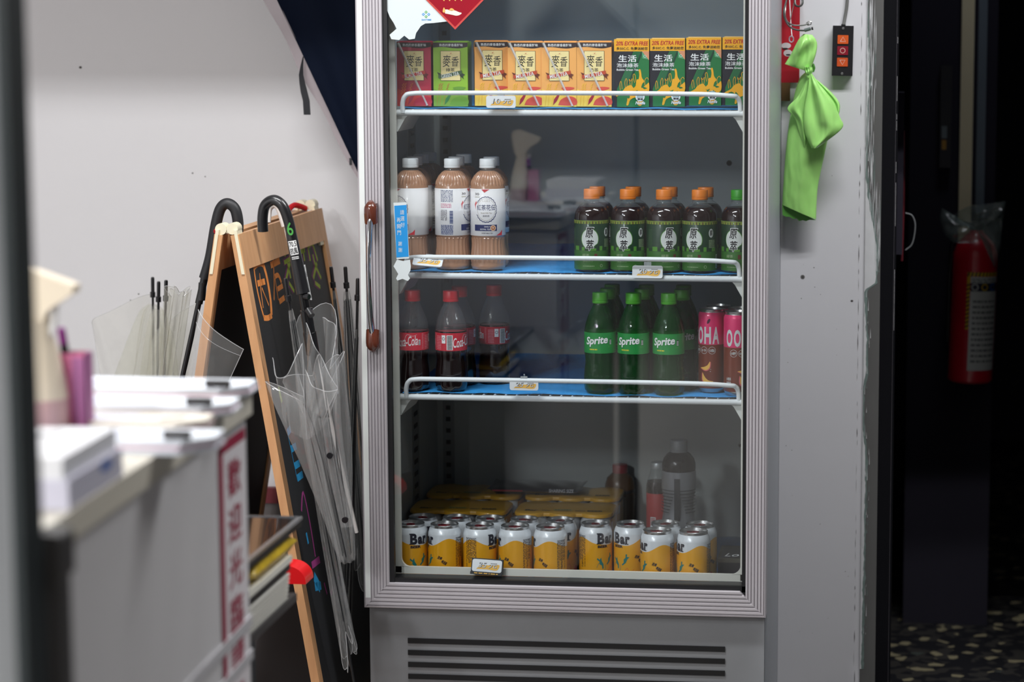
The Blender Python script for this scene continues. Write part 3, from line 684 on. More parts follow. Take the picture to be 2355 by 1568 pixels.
def make_yuan(label, capm, nm):
    t = thing('green_tea_bottle', label, 'bottle', group='green tea bottles on the middle shelf')
    tea = M('dark_tea', (30, 12, 12), .12, coat=.7); m = MB()
    m.lathe([(.028, 0), (.0325, .002), (.0335, .006), (.0335, .097), (.0334, .1005), (.0331, .106), (.0320, .1135), (.0290, .1195), (.0245, .1245, PET), (.0190, .1285, PET), (.0148, .1310, PET), (.0136, .134, PET), (.0134, .141)], tea, 56)
    m.tube([(.0142 * math.sin(a), -.0142 * math.cos(a), .1355) for a in [k * math.pi / 12 for k in range(25)]], .0009, PET, 6)
    m.build('bottle_body', t); cap(t, .0157, .1385, .1575, capm)
    m = MB(); rl = .0340; f = cyl(rl); g1 = M('tea_label_dark_green', (24, 54, 34), .38, coat=.25); g2 = M('tea_label_leaf_green', (52, 104, 38), .38, coat=.25); g3 = M('tea_label_bright_green', (80, 138, 46), .4); ol = M('tea_label_olive', (132, 146, 60), .4); br = M('tea_label_brown', (88, 60, 40), .5)
    m.lathe([(.0335, .0035), (rl, .004, g2), (rl, .0405, g1), (rl, .0985, g1), (.0335, .0995)], g2, 64)
    U = math.pi * rl
    for k in range(12): m.ink(f, [rect(-U + k * U / 6 + .002, .041, -U + k * U / 6 + .002 + (.006 if k % 2 else .011), .0455 + (k * 5 % 3) * .002)], g3, 1)
    m.ink(f, [rect(-U, .0965, U, .0985)], ol, 1); m.ink(f, [rect(-U + k * .006, .0925, -U + k * .006 + .0042, .0962) for k in range(36)], ol, 1)
    m.ink(f, [rect(-U + k * .012 + .004, .0925, -U + k * .012 + .0058, .0975) for k in range(18)], br, 2)
    pale = M('moon_white', (206, 210, 206), .4)
    P = [(.0005 + .0175 * math.cos(R(a)), .0635 + .0205 * math.sin(R(a))) for a in range(-28, 290, 8)] + [(.0065, .0455), (.010, .0495), (.0135, .0525)]
    m.ink(f, [P], g3, 1); m.ink(f, [[(u * .93, .0635 + (v - .0635) * .94) for u, v in P]], pale, 2)
    m.text(f, '原', (-.0085, .0655, .0085, .0860), white_p, 3, .06, .15); m.text(f, '萃', (-.0075, .0410, .0085, .0625), white_p, 3, .06, .1)
    m.text(f, '原', (-.0080, .0660, .0080, .0855), black_p, 4, .022, .15); m.text(f, '萃', (-.0070, .0415, .0080, .0620), black_p, 4, .022, .1)
    pr_ = M('tea_label_pale_print', (150, 172, 130), .45)
    m.text(f, '緑茶', (-.0145, .0290, -.0005, .0350), pr_, 1, .01); m.text(f, '抹茶入り', (-.0135, .0185, .0060, .0240), pr_, 1, .0)
    m.ink(f, lines(-.0135, .0105, .010, .0125, 1, 8), pr_, 1); m.ink(f, [rect(.0090, .0265, .0150, .0350)], M('tea_label_seal', (96, 40, 34), .45), 1); m.ink(f, ring(.0235, .0115, .0030, .0030, .0008, 14), pr_, 1)
    m.ink(f, [ell(.036, .076, .0055, .0085)], pale, 1); m.text(f, '原萃', (.033, .071, .039, .082), black_p, 2, .01)
    m.ink(f, lines(.031, .048, .046, .064, 6, 3), pr_, 1); m.ink(f, lines(-.045, .047, -.034, .084, 14, 6, fill=.4), M('tea_label_mid', (70, 100, 66), .5), 1)
    m.ink(f, [rect(.050, .008, .058, .034)], white_p, 1); m.ink(f, [rect(.0505, .009 + k * .0022, .0575, .0102 + k * .0022) for k in range(11)], black_p, 2)
    m.build('label', t); return t
orange = M('orange_cap', (222, 124, 40), .38); gcap = M('green_cap', (56, 150, 40), .38)
y0 = make_yuan('green tea bottle with orange cap, leftmost in the front row of five', orange, 'o'); yy = .100
y0.location = (at(1361, 560, yy).x, yy, ZM); y0.rotation_euler.z = R(0)
for px, rz, lb in ((1444, -8, 'second orange-capped green tea bottle from the left, above the 20 tag'), (1527, 22, 'third orange-capped green tea bottle in the front row, its emblem turned right'), (1609, -16, 'orange-capped green tea bottle next to the green-capped one')):
    dup(y0, (at(px, 560, yy).x, yy, ZM), R(rz), lb)
for px, rz, lb in ((1374, 40, 'orange-capped green tea bottle behind the leftmost one'), (1456.5, -60, 'orange-capped green tea bottle behind the second one'), (1540, 90, 'orange-capped green tea bottle behind the one with its emblem turned right'), (1622.5, 150, 'orange-capped green tea bottle behind the last orange front one')):
    dup(y0, (at(px, 560, yy + .074).x, yy + .074, ZM), R(rz), lb)
yg = make_yuan('green tea bottle with a green cap beside the door frame', gcap, 'g'); yg.location = (at(1699, 560, yy + .006).x, yy + .006, ZM); yg.rotation_euler.z = R(-14)

ZL = .776 + .0105
SPR = [(.012, .0045), (.020, .0008), (.0255, 0), (.0300, .004), (.0318, .012), (.0320, .028), (.0308, .044), (.0292, .056), (.0290, .064), (.0302, .074), (.0310, .080), (.0310, .118), (.0306, .122), (.0290, .132), (.0250, .146), (.0200, .158), (.0150, .168), (.0130, .173), (.0128, .182)]
def petal(a, z): return 1 - (.10 * max(0, math.cos(5 * a)) ** 2 * max(0, 1 - z / .026) if z < .026 else 0)
def make_soda(label, kind, group):
    t = thing('soda_bottle', label, 'bottle', group=group); m = MB()
    if kind == 'lime':
        gp = CLEAR('green_bottle_plastic', (44, 176, 66), (10, 104, 40), .20, ior=1.55, wrinkle=.12, wscale=90); m.lathe(SPR, gp, 60, mod=petal); m.build('bottle_body', t)
        cap(t, .0156, .1745, .1955, M('lime_cap', (74, 158, 44), .38))
        lb = M('soda_label_green', (30, 140, 62), .4, coat=.2); hi = M('soda_label_light', (64, 168, 70), .4)
    else:
        cola = M('cola', (22, 9, 9), .10, coat=.9); P = [(q[0], q[1], cola if q[1] < .118 else PET) for q in SPR]; m.lathe(P, cola, 60, mod=petal); m.build('bottle_body', t)
        cap(t, .0156, .1745, .1955, M('red_cap', (206, 26, 44), .38))
        lb = M('soda_label_red', (200, 30, 52), .4, coat=.2)
    m = MB(); rl = .0313; f = cyl(rl)
    z0, z1 = (.079, .119) if kind == 'lime' else (.080, .115)
    m.lathe([(.0309, z0), (rl, z0 + .0003), (rl, z1 - .0003), (.0309, z1)], lb, 60); U = math.pi * rl
    if kind == 'lime':
        m.text(f, 'Sprite', (-.0275, .0925, .0195, .1130), M('soda_label_shadow', (16, 90, 44), .4), 1, .045, .22, R(5)); m.text(f, 'Sprite', (-.0270, .0930, .0190, .1125), white_p, 2, .028, .22, R(5))
        m.ink(f, lines(-.0180, .0855, -.0020, .0882, 1, 5, fill=.95), M('soda_label_yellow', (214, 206, 60), .4), 1)
        m.ink(f, [rect(.0225, .0965, .0270, .1070)], black_p, 1); m.ink(f, lines(.0228, .097, .0267, .1065, 4, 2), white_p, 2); m.ink(f, lines(.0195, .0915, .0275, .0950, 3, 7), hi, 1); m.ink(f, lines(-.0225, .086, -.0175, .089, 2, 9), hi, 1)
        m.text(f, 'Sprite', (-.088, .0950, -.055, .1110), white_p, 2, .028, .22)
    else:
        for s_, tx in ((0, 1), (math.pi * rl, 1)):
            m.text(f, 'Coca-Cola', (s_ - .0260, .0885, s_ + .0200, .1075), white_p, 1, .006, .38, R(6))
            m.ink(f, stroke(arc2([(s_ - .024, .0905), (s_ - .012, .0885), (s_ - .002, .1105), (s_ + .010, .1085), (s_ + .0185, .1115)], 5), .0007, .4), white_p, 1)
        m.ink(f, [rect(.0215, .0905, .0255, .1010)], white_p, 1); m.ink(f, lines(.0218, .091, .0252, .1005, 4, 2), black_p, 2); m.ink(f, lines(.0290, .083, .0330, .113, 5, 8, True, fill=.4), M('label_pink', (232, 150, 160), .5), 1)
        m.ink(f, lines(.036, .083, .048, .111, 9, 21, fill=.4), M('label_pink', (232, 150, 160), .5), 1); m.ink(f, [rect(.0495, .095, .0575, .111)], white_p, 1); m.ink(f, ring(.0535, .104, .003, .003, .0008, 12), black_p, 2)
        m.ink(f, [rect(.0600, .082, .0720, .111)], white_p, 1); m.ink(f, [rect(.0612, .083 + k * .0023, .0708, .0843 + k * .0023) for k in range(12)], black_p, 2)
    m.build('label', t); return t
ls = make_soda('green lemon-lime soda bottle, leftmost in the front row', 'lime', 'green soda bottles on the lower shelf'); ly = .100
ls.location = (at(1380.5, 800, ly).x, ly, ZL)
for px, Y, rz, lb in ((1457, ly - .004, -7, 'green lemon-lime soda bottle in the middle of the front row'), (1538, ly - .004, -7, 'green lemon-lime soda bottle beside the peach tea cans, front row')):
    dup(ls, (at(px, 800, Y).x, Y, ZL), R(rz), lb)
for px, Y, rz, lb in ((1398, ly + .072, 70, 'green soda bottle second in the left file'), (1477, ly + .072, 120, 'green soda bottle second in the middle file'), (1568, ly + .070, 20, 'green soda bottle second in the right file, its cap half showing'),
                      (1408, ly + .146, 10, 'green soda bottle third in the left file'), (1487, ly + .146, 80, 'green soda bottle third in the middle file'), (1572, ly + .146, 200, 'green soda bottle third in the right file')):
    dup(ls, (at(px, 800, Y).x, Y, ZL), R(rz), lb)
ck = make_soda('cola bottle with its script logo showing, at the left end of the lower shelf', 'cola', 'cola bottles on the lower shelf'); cy_ = .096
ck.location = (at(950, 800, cy_).x, cy_, ZL); ck.rotation_euler.z = R(-8)
dup(ck, (at(1038, 800, cy_).x, cy_, ZL), R(-116), 'cola bottle with its bar code facing out, second from the left')
dup(ck, (at(1137, 800, .205).x, .205, ZL), R(-80), 'cola bottle standing alone further back on the blue mat')
dup(ck, (at(1058, 800, .178).x, .178, ZL), R(-20), 'cola bottle behind the one with its bar code facing out')

# ---- 3. cans
silver = M('can_aluminium', (190, 190, 190), .28, .95); silver_d = M('can_lid_inner', (150, 150, 150), .35, .9)
def can_lid(m, r, z, neck):
    m.lathe([(neck, z - .0065), (r, z - .0018), (r + .0006, z - .0006), (r, z), (r - .0012, z - .0002), (r - .0022, z - .0045), (r - .005, z - .0048), (0, z - .0046)], silver, 48)
def make_beer(label):
    t = thing('beer_can', label, 'can', group='loose beer cans on the fridge floor'); m = MB()
    wh = M('can_white', (222, 226, 230), .28, .12, coat=.3); yel = M('can_amber', (240, 172, 30), .30, .12, coat=.3)
    m.lathe([(.0235, .0012), (.0265, 0), (.0285, .003), (.0325, .008), (.0330, .011), (.0330, .096), (.0326, .0985), (.0300, .1065), (.0282, .1095)], wh, 56)
    f = cyl(.0330); U = math.pi * .033; N = 80
    def wave(u): return .0815 + .0075 * math.sin((u - .017) * 2 * math.pi / .1037 - math.pi / 2) + .0018 * math.sin(u * 120)
    for k in range(N):
        a, b = -U + 2 * U * k / N, -U + 2 * U * (k + 1) / N; m.ink(f, [[(a, .0095), (b, .0095), (b, wave(b)), (a, wave(a))]], yel, 1)
    ink_ = M('can_navy_print', (30, 32, 46), .4); teal = M('can_teal', (30, 120, 116), .4); fr_ = M('can_red_orange', (222, 84, 40), .4)
    m.text(f, 'B', (-.0015, .0775, .0130, .1000), ink_, 2, .045); m.text(f, 'a', (.0140, .0775, .0245, .0930), ink_, 2, .05); m.text(f, 'r', (.0255, .0775, .0345, .0935), ink_, 2, .05)
    m.ink(f, [rect(-.0030, .0775, .004, .0795), rect(-.0030, .098, .004, .1000), rect(.0243, .0775, .0320, .0793)], ink_, 2)
    m.text(f, 'BEER', (-.001, .0700, .0205, .0755), ink_, 2, .05)
    m.ink(f, lines(-.050, .030, -.026, .094, 9, 4, True, .5, .06), ink_, 2); m.ink(f, lines(.083, .034, .104, .092, 8, 14, True, .5, .06), ink_, 2)
    m.text(f, '清爽', (.044, .049, .054, .056), ink_, 2, .03, .2, R(-18)); m.text(f, '啤酒風', (.052, .040, .063, .047), ink_, 2, .03, .2, R(-32))
    m.ink(f, [arc2([(.040, .008), (.044, .022), (.050, .024), (.058, .020), (.060, .010)], 4), arc2([(.018, .010), (.022, .024), (.028, .018), (.031, .008)], 4)], fr_, 2)
    m.ink(f, stroke(arc2([(.016, .012), (.022, .020), (.030, .030), (.034, .016)], 4), .0007) + stroke(arc2([(.042, .028), (.040, .018), (.048, .012)], 4), .0007), fr_, 3)
    for (cu, cv, a) in ((.006, .040, .35), (.026, .046, -.55)):
        body = [(-.0035, .012), (-.001, .007), (.0035, .010), (.0022, .003), (.0035, -.004), (.0005, -.013), (-.002, -.012), (-.0005, -.006), (-.004, -.001), (-.0025, .004), (-.006, .010)]
        m.ink(f, [[(cu + x * math.cos(a) - y * math.sin(a), cv + x * math.sin(a) + y * math.cos(a)) for x, y in body]], teal, 2)
    m.ink(f, stroke(arc2([(-.003, .030), (-.001, .036), (.002, .040)], 3), .0007) + stroke(arc2([(.012, .022), (.015, .028), (.014, .036)], 3), .0007), teal, 2)
    m.ink(f, [ell(.004, .014, .004, .0022, 10), ell(.010, .011, .0035, .0016, 10), ell(-.002, .012, .003, .0018, 10), ell(.074, .013, .004, .002, 10), ell(.098, .018, .0038, .0045, 10)], M('can_foam', (232, 236, 236), .4), 3)
    m.ink(f, [rect(-U, .0075, U, .0096)], teal, 1)
    m.build('can_body', t)
    m = MB(); can_lid(m, .0275, .1155, .0282); m.build('can_lid', t)
    m = MB(); z = .1116; red = M('tab_red', (124, 22, 34), .35, .5)
    m.prism(rrect(-.008, -.0135, .008, .011, .0075), z, z + .0011, red, lambda u, v, h: (u, v, h)); m.prism(rrect(-.0045, -.0105, .0045, -.003, .003), z + .0011, z + .0014, M('tab_dark', (60, 16, 22), .4, .4), lambda u, v, h: (u, v, h)); m.lathe([(.0022, z), (.0022, z + .0018), (0, z + .002)], red, 12)
    m.build('pull_tab', t); return t
ZF = .4000
def beer_at(px, py_rim, dy=0):
    """Where a can stands whose lid centre shows at this pixel, given the fridge floor."""
    return atz(px, py_rim, ZF + .1155)
b0 = make_beer('beer can at the left end of the front row, its big lettering turned right')
ROW = [(945, -12, ''), (1023, -92, 'beer can second from the left in the front row'), (1104, 44, 'beer can third from the left in the front row, print block facing out'), (1185, -107, 'beer can fourth from the left in the front row'), (1266, -112, 'beer can fifth from the left in the front row, left of the big lettering')]
b0.location = (at(945, 1260, .112).x, .112, ZF); b0.rotation_euler.z = R(12)
for px, rz, lb in ROW[1:]: dup(b0, (at(px, 1260, .112).x, .112, ZF), R(rz), lb)
dup(b0, (at(1370, 1260, .155).x, .155, ZF), R(16), 'beer can with green leaf print, its lettering cut at the right edge')
dup(b0, (at(1450, 1260, .160).x, .160, ZF), R(-56), 'beer can showing its whole lettering, set back beside the leaf print one')
dup(b0, (at(1511.5, 1260, .100).x, .100, ZF), R(-89), 'beer can pulled forward, left one of the two at the right end')
dup(b0, (at(1595, 1260, .100).x, .100, ZF), R(-87), 'beer can pulled forward, last on the right')
for px, rz, lb in ((972, 30, 'beer can in the second row at the left wall'), (1050, 140, 'beer can in the second row, second from the left wall'), (1128, 200, 'beer can in the second row, third from the left wall'), (1206, 70, 'beer can in the second row, fourth from the left wall')):
    dup(b0, (at(px, 1190, .181).x, .181, ZF), R(rz), lb)
dup(b0, (at(1289, 1190, .180).x, .180, ZF), R(-12), 'beer can in the second row with an r showing beside the front one')
dup(b0, (at(1530, 1200, .170).x, .170, ZF), R(150), 'beer can half hidden behind the left pulled-forward one'); dup(b0, (at(1610.5, 1200, .168).x, .168, ZF), R(-48), 'beer can half hidden behind the last one on the right')

def make_peach(label):
    t = thing('peach_tea_can', label, 'can', group='peach tea cans on the lower shelf'); m = MB()
    pk = M('can_pink', (222, 54, 110), .3, .15, coat=.3); rs = M('can_russet', (120, 50, 30), .3, .15, coat=.3)
    m.lathe([(.020, .0012), (.0215, 0, silver), (.0235, .004, silver), (.0262, .008, rs), (.0265, .010, rs), (.0265, .094, pk), (.0265, .149, pk), (.0260, .1515, pk), (.0240, .1565, silver), (.0232, .1585)], rs, 48)
    f = cyl(.0265); g = M('can_pale_letters', (206, 212, 212), .4)
    for k, ch in enumerate('OOHA'):
        u = -.0330 + k * .0165; m.text(f, ch, (u - .0068, .0955, u + .0068, .1290), g, 1, .035)
    for k, ch in enumerate(('糖', '卡', '脂')):
        u = -.0240 + k * .0165; m.ink(f, ring(u, .0830, .0072, .0072, .0006, 24), g, 1); m.text(f, '0' + ch, (u - .0050, .0800, u + .0050, .0858), g, 1, .015)
    pe = M('peach_flesh', (236, 180, 80), .4); pd = M('peach_skin', (214, 90, 110), .4)
    for (cu, cv, a, s_) in ((-.004, .052, .5, 1), (-.002, .028, -.7, 1.15)):
        sh_ = arc2([(-.0125, .003), (-.004, -.007), (.006, -.006), (.0125, .004), (.005, .000), (-.003, .000), (-.0125, .003)], 4)
        rt = lambda P, k: [(cu + s_ * k * (x * math.cos(a) - y * math.sin(a)), cv + s_ * k * (x * math.sin(a) + y * math.cos(a))) for x, y in P]
        m.ink(f, [rt([(x, y - .0012) for x, y in sh_], 1.08)], pd, 1); m.ink(f, [rt(sh_, 1.0)], pe, 2)
    m.text(f, '水蜜桃', (-.0395, .030, -.0290, .036), g, 1, .02); m.text(f, '烏龍茶', (-.0395, .022, -.0290, .028), g, 1, .02); m.ink(f, [ell(.002, .140, .0026, .0055, 10, -.5)], M('can_leaf', (70, 20, 50), .4), 1)
    m.ink(f, [ell(.006, .042, .0007, n=8), ell(.0065, .046, .0006, n=8)], g, 3)
    m.build('can_body', t)
    m = MB(); can_lid(m, .0238, .1625, .0232); m.build('can_lid', t)
    m = MB(); m.prism(rrect(-.0065, -.011, .0065, .009, .006), .1585, .1595, silver_d, lambda u, v, h: (u, v, h)); m.build('pull_tab', t); return t
p0 = make_peach('pink peach tea can left of the one cut off by the door frame'); p0.location = (at(1637, 810, .135).x, .135, ZL); p0.rotation_euler.z = R(-14)
dup(p0, (at(1695.5, 820, .096).x, .096, ZL), R(40), 'pink peach tea can nearest the glass, cut off by the door frame')
dup(p0, (at(1652, 810, .192).x, .192, ZL), R(100), 'peach tea can behind the left one'); dup(p0, (at(1702, 810, .154).x, .154, ZL), R(60), 'peach tea can behind the one nearest the glass')

# ================================================================== rest of the fridge: beer packs, snack bag, odd bottles, stickers
def make_pack(label):
    t = thing('beer_multipack', label, 'beer pack', group='beer multipacks behind the loose cans')
    wh = MATS['can_white']; am = MATS['can_amber']; r, p = .033, .0665
    cans = [(-p, -p / 2), (0, -p / 2), (p, -p / 2), (-p, p / 2), (0, p / 2), (p, p / 2)]
    for (x, y) in cans:
        m = MB(); m.lathe([(.0235, .001), (.0285, .003, am), (.033, .010, am), (.033, .082, wh), (.033, .096, wh), (.0322, .0995, wh), (.0285, .1085, silver), (.0275, .1150, silver), (.0262, .1112), (0, .1112)], am, 32, c=(x, y, 0)); m.build('can', t)
    wr = M('pack_wrap_yellow', (214, 160, 36), .42, coat=.15, var=.05, scale=14)
    # sleeve: a scalloped cover over the can tops with a band round the left and right sides
    out = []
    for cx, cy, a0, a1 in ((-p, -p / 2, 180, 322), (0, -p / 2, 218, 322), (p, -p / 2, 218, 360), (p, p / 2, 0, 142), (0, p / 2, 38, 142), (-p, p / 2, 38, 180)):
        out += [(cx + (r + .0012) * math.cos(R(a0 + (a1 - a0) * k / 12)), cy + (r + .0012) * math.sin(R(a0 + (a1 - a0) * k / 12))) for k in range(13)]
    m = MB(); n = len(out); rings = []
    for sc_, z in ((1.0, .1095), (1.0, .1135), (.985, .1158), (.95, .1170), (.55, .1175), (.0, .1178)):
        rings.append([(x * (1 - (1 - sc_) * .62), y * sc_, z + (.0 if sc_ > .5 else 0)) for x, y in out])
    vs = [v for rg in rings for v in rg]; m.add(vs, [(i * n + k, i * n + (k + 1) % n, (i + 1) * n + (k + 1) % n, (i + 1) * n + k) for i in range(len(rings) - 1) for k in range(n)], wr)
    for sx in (-1, 1):
        m.grid(lambda i, j: (sx * (p + (r + .0014) - .004 * (2 * i - 1) ** 2), (i - .5) * .096, .012 + .092 * j), 9, 6, wr)
    f = flat((0, 0, .1181), (1, 0, 0), (0, 1, 0)); dk = M('pack_print_dark', (66, 56, 24), .5); gn = M('pack_print_green', (70, 96, 70), .5)
    m.text(f, 'Bar', (-.080, -.042, -.052, -.030), dk, 1, .04, .1); m.text(f, 'BEER', (.048, -.040, .080, -.030), dk, 1, .04)
    m.ink(f, [rrect(-.022, -.038, .016, -.022, .004)], M('pack_print_pale', (186, 164, 80), .5), 1); m.ink(f, lines(-.019, -.035, .013, -.025, 2, 5), gn, 2)
    m.ink(f, lines(-.045, -.040, -.028, -.032, 2, 6), dk, 1); m.ink(f, lines(.024, -.040, .044, -.032, 2, 7), dk, 1)
    m.build('wrapper', t); return t
pk = make_pack('yellow-wrapped beer pack in front, against the left wall of the fridge')
def pk_at(px, Y): return (at(px, 1165, Y).x, Y, ZF)
y1, y2 = .285, .449
pk.location = pk_at(1062, y1)
dup(pk, pk_at(1302, y1), R(.4), 'yellow-wrapped beer pack in front, right of the middle gap')
dup(pk, pk_at(1096, y2), R(-.3), 'yellow-wrapped beer pack further back on the left')
dup(pk, pk_at(1322, y2), R(.3), 'yellow-wrapped beer pack further back, under the sharing-size bag')
# snack bag lying on the packs
a, b = at(1130, 1108, .45), at(1345, 1112, .45); t = thing('snack_bag', 'dark sharing-size snack bag lying across the beer packs', 'snack bag', ((a.x + b.x) / 2, .45, ZF + .1187))
bagm = M('snack_bag_foil', (44, 44, 50), .28, .25, coat=.4, var=.15, scale=14); bagr = M('snack_bag_red', (140, 26, 30), .3, .2)
L, W = b.x - a.x, .12; m = MB()
def bagp(i, j, up):
    u, v = i * 2 - 1, j * 2 - 1; e = max(0, 1 - abs(u) ** 5) * max(0, 1 - v * v) ** .5
    x = u * L / 2 * (1 - .03 * (1 - abs(v))); y = v * W / 2 * (1 - .05 * abs(u))
    return (x, y, .0095 + (up * .0088) * e + (.0012 * math.sin(9 * u + 4 * v) * e if up > 0 else 0) + (.003 * (abs(u) > .93)))
m.grid(lambda i, j: bagp(i, j, 1), 40, 16, bagm); m.grid(lambda i, j: bagp(i, j, -1), 40, 16, bagm)
fb = lambda u, v, h: Vector((u, -W / 2 + .012 - .010 + h * -1, .0090 + v)); fb.step = None
ff = flat((0, -W / 2 - .0006, .0095), (1, 0, 0), (0, .55, 1))
m.ink(ff, [rect(-L * .44, -.0005, -L * .12, .0025)], bagr, 1); m.text(ff, 'SHARING SIZE', (L * .16, -.0012, L * .42, .0062), M('snack_bag_print', (190, 190, 194), .4), 2, .01)
m.build('bag_body', t)
# brown tea bottle with a red cap, at the back
p = at(1426, 1120, .55); t = thing('tea_bottle', 'brown tea bottle with a red cap behind the beer packs', 'bottle', (p.x, .55, ZF))
zc = at(1426, 1067, .55).z - ZF; kk = (zc - .006) / .172
m = MB(); bl = M('brown_tea', (96, 66, 38), .25, spec=.35)
m.lathe([(q[0], q[1] * kk) + q[2:] for q in [(.028, 0), (.0325, .003), (.033, .010), (.033, .105), (.0318, .112, M('brown_tea_band', (52, 34, 30), .3)), (.0325, .120, bl), (.0320, .132), (.0280, .146), (.0200, .155), (.0148, .160, PET), (.0138, .172)]], bl, 40)
fq = cyl(.0331); m.ink(fq, [rect(-.012, .012, -.006, .080), rect(.010, .012, .018, .095)], M('brown_tea_label', (120, 96, 60), .45), 1); m.build('bottle_body', t)
cap(t, .0165, zc - .025, zc, M('dark_red_cap', (150, 26, 36), .4))
# glass bottle with a red label, half hidden
p = at(1513, 1120, .40); t = thing('glass_bottle', 'small dark glass bottle with a red label and pale cap behind the big bottle', 'bottle', (p.x, .40, ZF)); zc = at(1513, 1062, .40).z - ZF
m = MB(); m.lathe([(.021, 0), (.0235, .003), (.024, .010), (.024, zc - .050), (.0225, zc - .040, PET), (.0175, zc - .026, PET), (.0150, zc - .014, PET), (.0145, zc - .006)], M('dark_drink', (30, 14, 16), .12, coat=.8), 36); m.build('bottle_body', t)
m = MB(); f = cyl(.0242); m.lathe([(.0240, .020), (.0242, .0205), (.0242, zc - .064), (.0240, zc - .0635)], MATS['print_red'], 36); m.ink(f, [rect(-.014, .046, -.002, .082)], white_p, 1); m.ink(f, [rect(-.0125, .048 + k * .003, -.0035, .0497 + k * .003) for k in range(11)], MATS['print_red'], 2); m.build('label', t)
cap(t, .0158, zc - .013, zc, M('pale_cap', (186, 190, 192), .35, .4))
# big dark bottle with silver label
p = at(1561, 1100, .32); zc = at(1561, 1011, .32).z - ZF; t = thing('soda_bottle', 'large dark soda bottle with a silver label and grey cap', 'bottle', (p.x, .32, ZF))
dk = M('dark_cola', (20, 9, 14), .22, spec=.35); m = MB(); h = zc
m.lathe([(.028, 0), (.0335, .004), (.0345, .012), (.0345, .050), (.0335, .056), (.0325, .062), (.0335, .074), (.0345, .086), (.0320, .096), (.0300, .108), (.0296, .122), (.0302, .136), (.0330, .150), (.0345, .156), (.0345, h - .066), (.0338, h - .062), (.0345, h - .058), (.0342, h - .048), (.0310, h - .038), (.0240, h - .029), (.0170, h - .024, PET), (.0155, h - .015)], dk, 48); m.build('bottle_body', t)
cap(t, .0178, h - .026, h, M('grey_cap', (112, 114, 118), .4))
m = MB(); sl = M('silver_label', (150, 152, 158), .28, .35, bump=.05); wv = lambda z: .0350
m.lathe([(.0346, .078), (.0351, .0785), (.0351, .086), (.0335, .094), (.0312, .108), (.0306, .122), (.0312, .136), (.0338, .150), (.0351, .156), (.0351, h - .063), (.0346, h - .0625)], sl, 48)
f = cyl(.0352); m.ink(f, [rect(-.050, .090 + k * .0065, -.024 + .002 * k, .0915 + k * .0065) for k in range(3, 11)] + [rect(.024 - .002 * k, .090 + k * .0065, .050, .0915 + k * .0065) for k in range(3, 11)], M('label_dark_stripe', (40, 40, 46), .4), 1)
m.ink(f, [rect(-.006, .094, .006, h - .075)], M('label_dark_patch', (66, 68, 74), .35, .6), 1)
f2 = cyl(.0347); m.ink(f2, [rrect(.008, .020, .026, .058, .003), rrect(-.030, .020, -.006, .066, .010)], M('label_pale_patch', (150, 150, 154), .4), 1); m.ink(f2, ring(.017, .044, .0065, .0075, .0014, 18), dk, 2); m.ink(f2, lines(.011, .024, .023, .034, 3, 4), dk, 2)
m.build('label', t)
# flat packet on the right
p = at(1668, 1255, .20); t = thing('food_packet', 'flat dark packet with white script lying at the right wall', 'packet', (.327, .215, ZF))
m = MB(); m.box(-.042, .042, -.060, .060, 0, .040, M('packet_black', (30, 28, 34), .35)); m.box(-.043, .043, -.061, .061, .040, .048, M('packet_olive', (72, 68, 58), .45)); f = flat((0, 0, .0482), (1, 0, 0), (0, 1, 0)); m.ink(f, [rect(-.038, -.055, .038, .055)], M('packet_black', (30, 28, 34), .35), 1); m.text(f, 'Love', (-.030, -.042, .024, -.014), white_p, 2, 0, .3); m.build('packet_body', t)

# stickers and paper on the door glass (characters on them left blank)
gf = FRONT(.0118); stw = M('sticker_white', (206, 214, 216), .5); stb = M('sticker_blue', (16, 138, 208), .45)
def wpx(px, py): q = at(px, py, .0118); return (q.x, q.z)
P = [wpx(*p) for p in ((893, -60), (888, 18), (897, 40), (905, 52), (912, 66), (896, 80), (900, 90), (918, 92), (930, 82), (941, 91), (954, 89), (957, 76), (968, 60), (978, 54), (996, 53), (1022, 50), (1060, 46), (1060, -60))]
m = MB(); m.prism(P, 0, .0004, stw, gf)
c = wpx(980, 33)
for dx, dz, k in ((-.0052, 0, stb), (.0052, 0, stb), (0, .0042, M('sticker_green', (70, 160, 60), .4)), (0, -.0042, M('sticker_green', (70, 160, 60), .4))):
    m.ink(gf, [[(c[0] + dx - .0030, c[1] + dz), (c[0] + dx, c[1] + dz - .0030), (c[0] + dx + .0030, c[1] + dz), (c[0] + dx, c[1] + dz + .0030)]], k, 3); m.ink(gf, [ell(c[0] + dx, c[1] + dz, .0011, n=8)], stw, 4)
c = wpx(981, 45.5); m.text(gf, 'DAYTIME', (c[0] - .0092, c[1] - .0014, c[0] + .0092, c[1] + .0014), stb, 3, .03)
tag(m.build('window_sticker'), 'white cut-out sticker with small blue logo at the top left of the glass', 'sticker')
m = MB(); P = [wpx(*p) for p in ((905, 466), (935, 465), (941, 594), (912, 596))]; m.prism(P, 0, .0004, stw, gf)
P = [wpx(*p) for p in ((907, 473), (935, 471), (940, 590), (912, 592))]; m.ink(gf, [P], stb, 3)
for k, ch in enumerate('請選好'): c = wpx(925 + k * .8, 488 + k * 14.5); m.text(gf, ch, (c[0] - .0038, c[1] - .0045, c[0] + .0038, c[1] + .0045), stw, 4, .0)
for k, ch in enumerate('再開門'): c = wpx(917 + k * .6, 506 + k * 14.5); m.text(gf, ch, (c[0] - .0036, c[1] - .0043, c[0] + .0036, c[1] + .0043), stw, 4, .0)
for k, ch in enumerate('謝謝'): c = wpx(920.5 + k * .5, 560 + k * 14.5); m.text(gf, ch, (c[0] - .0036, c[1] - .0043, c[0] + .0036, c[1] + .0043), stw, 4, .0)
tag(m.build('window_sticker'), 'tall blue sticker with white characters beside the door handle', 'sticker')
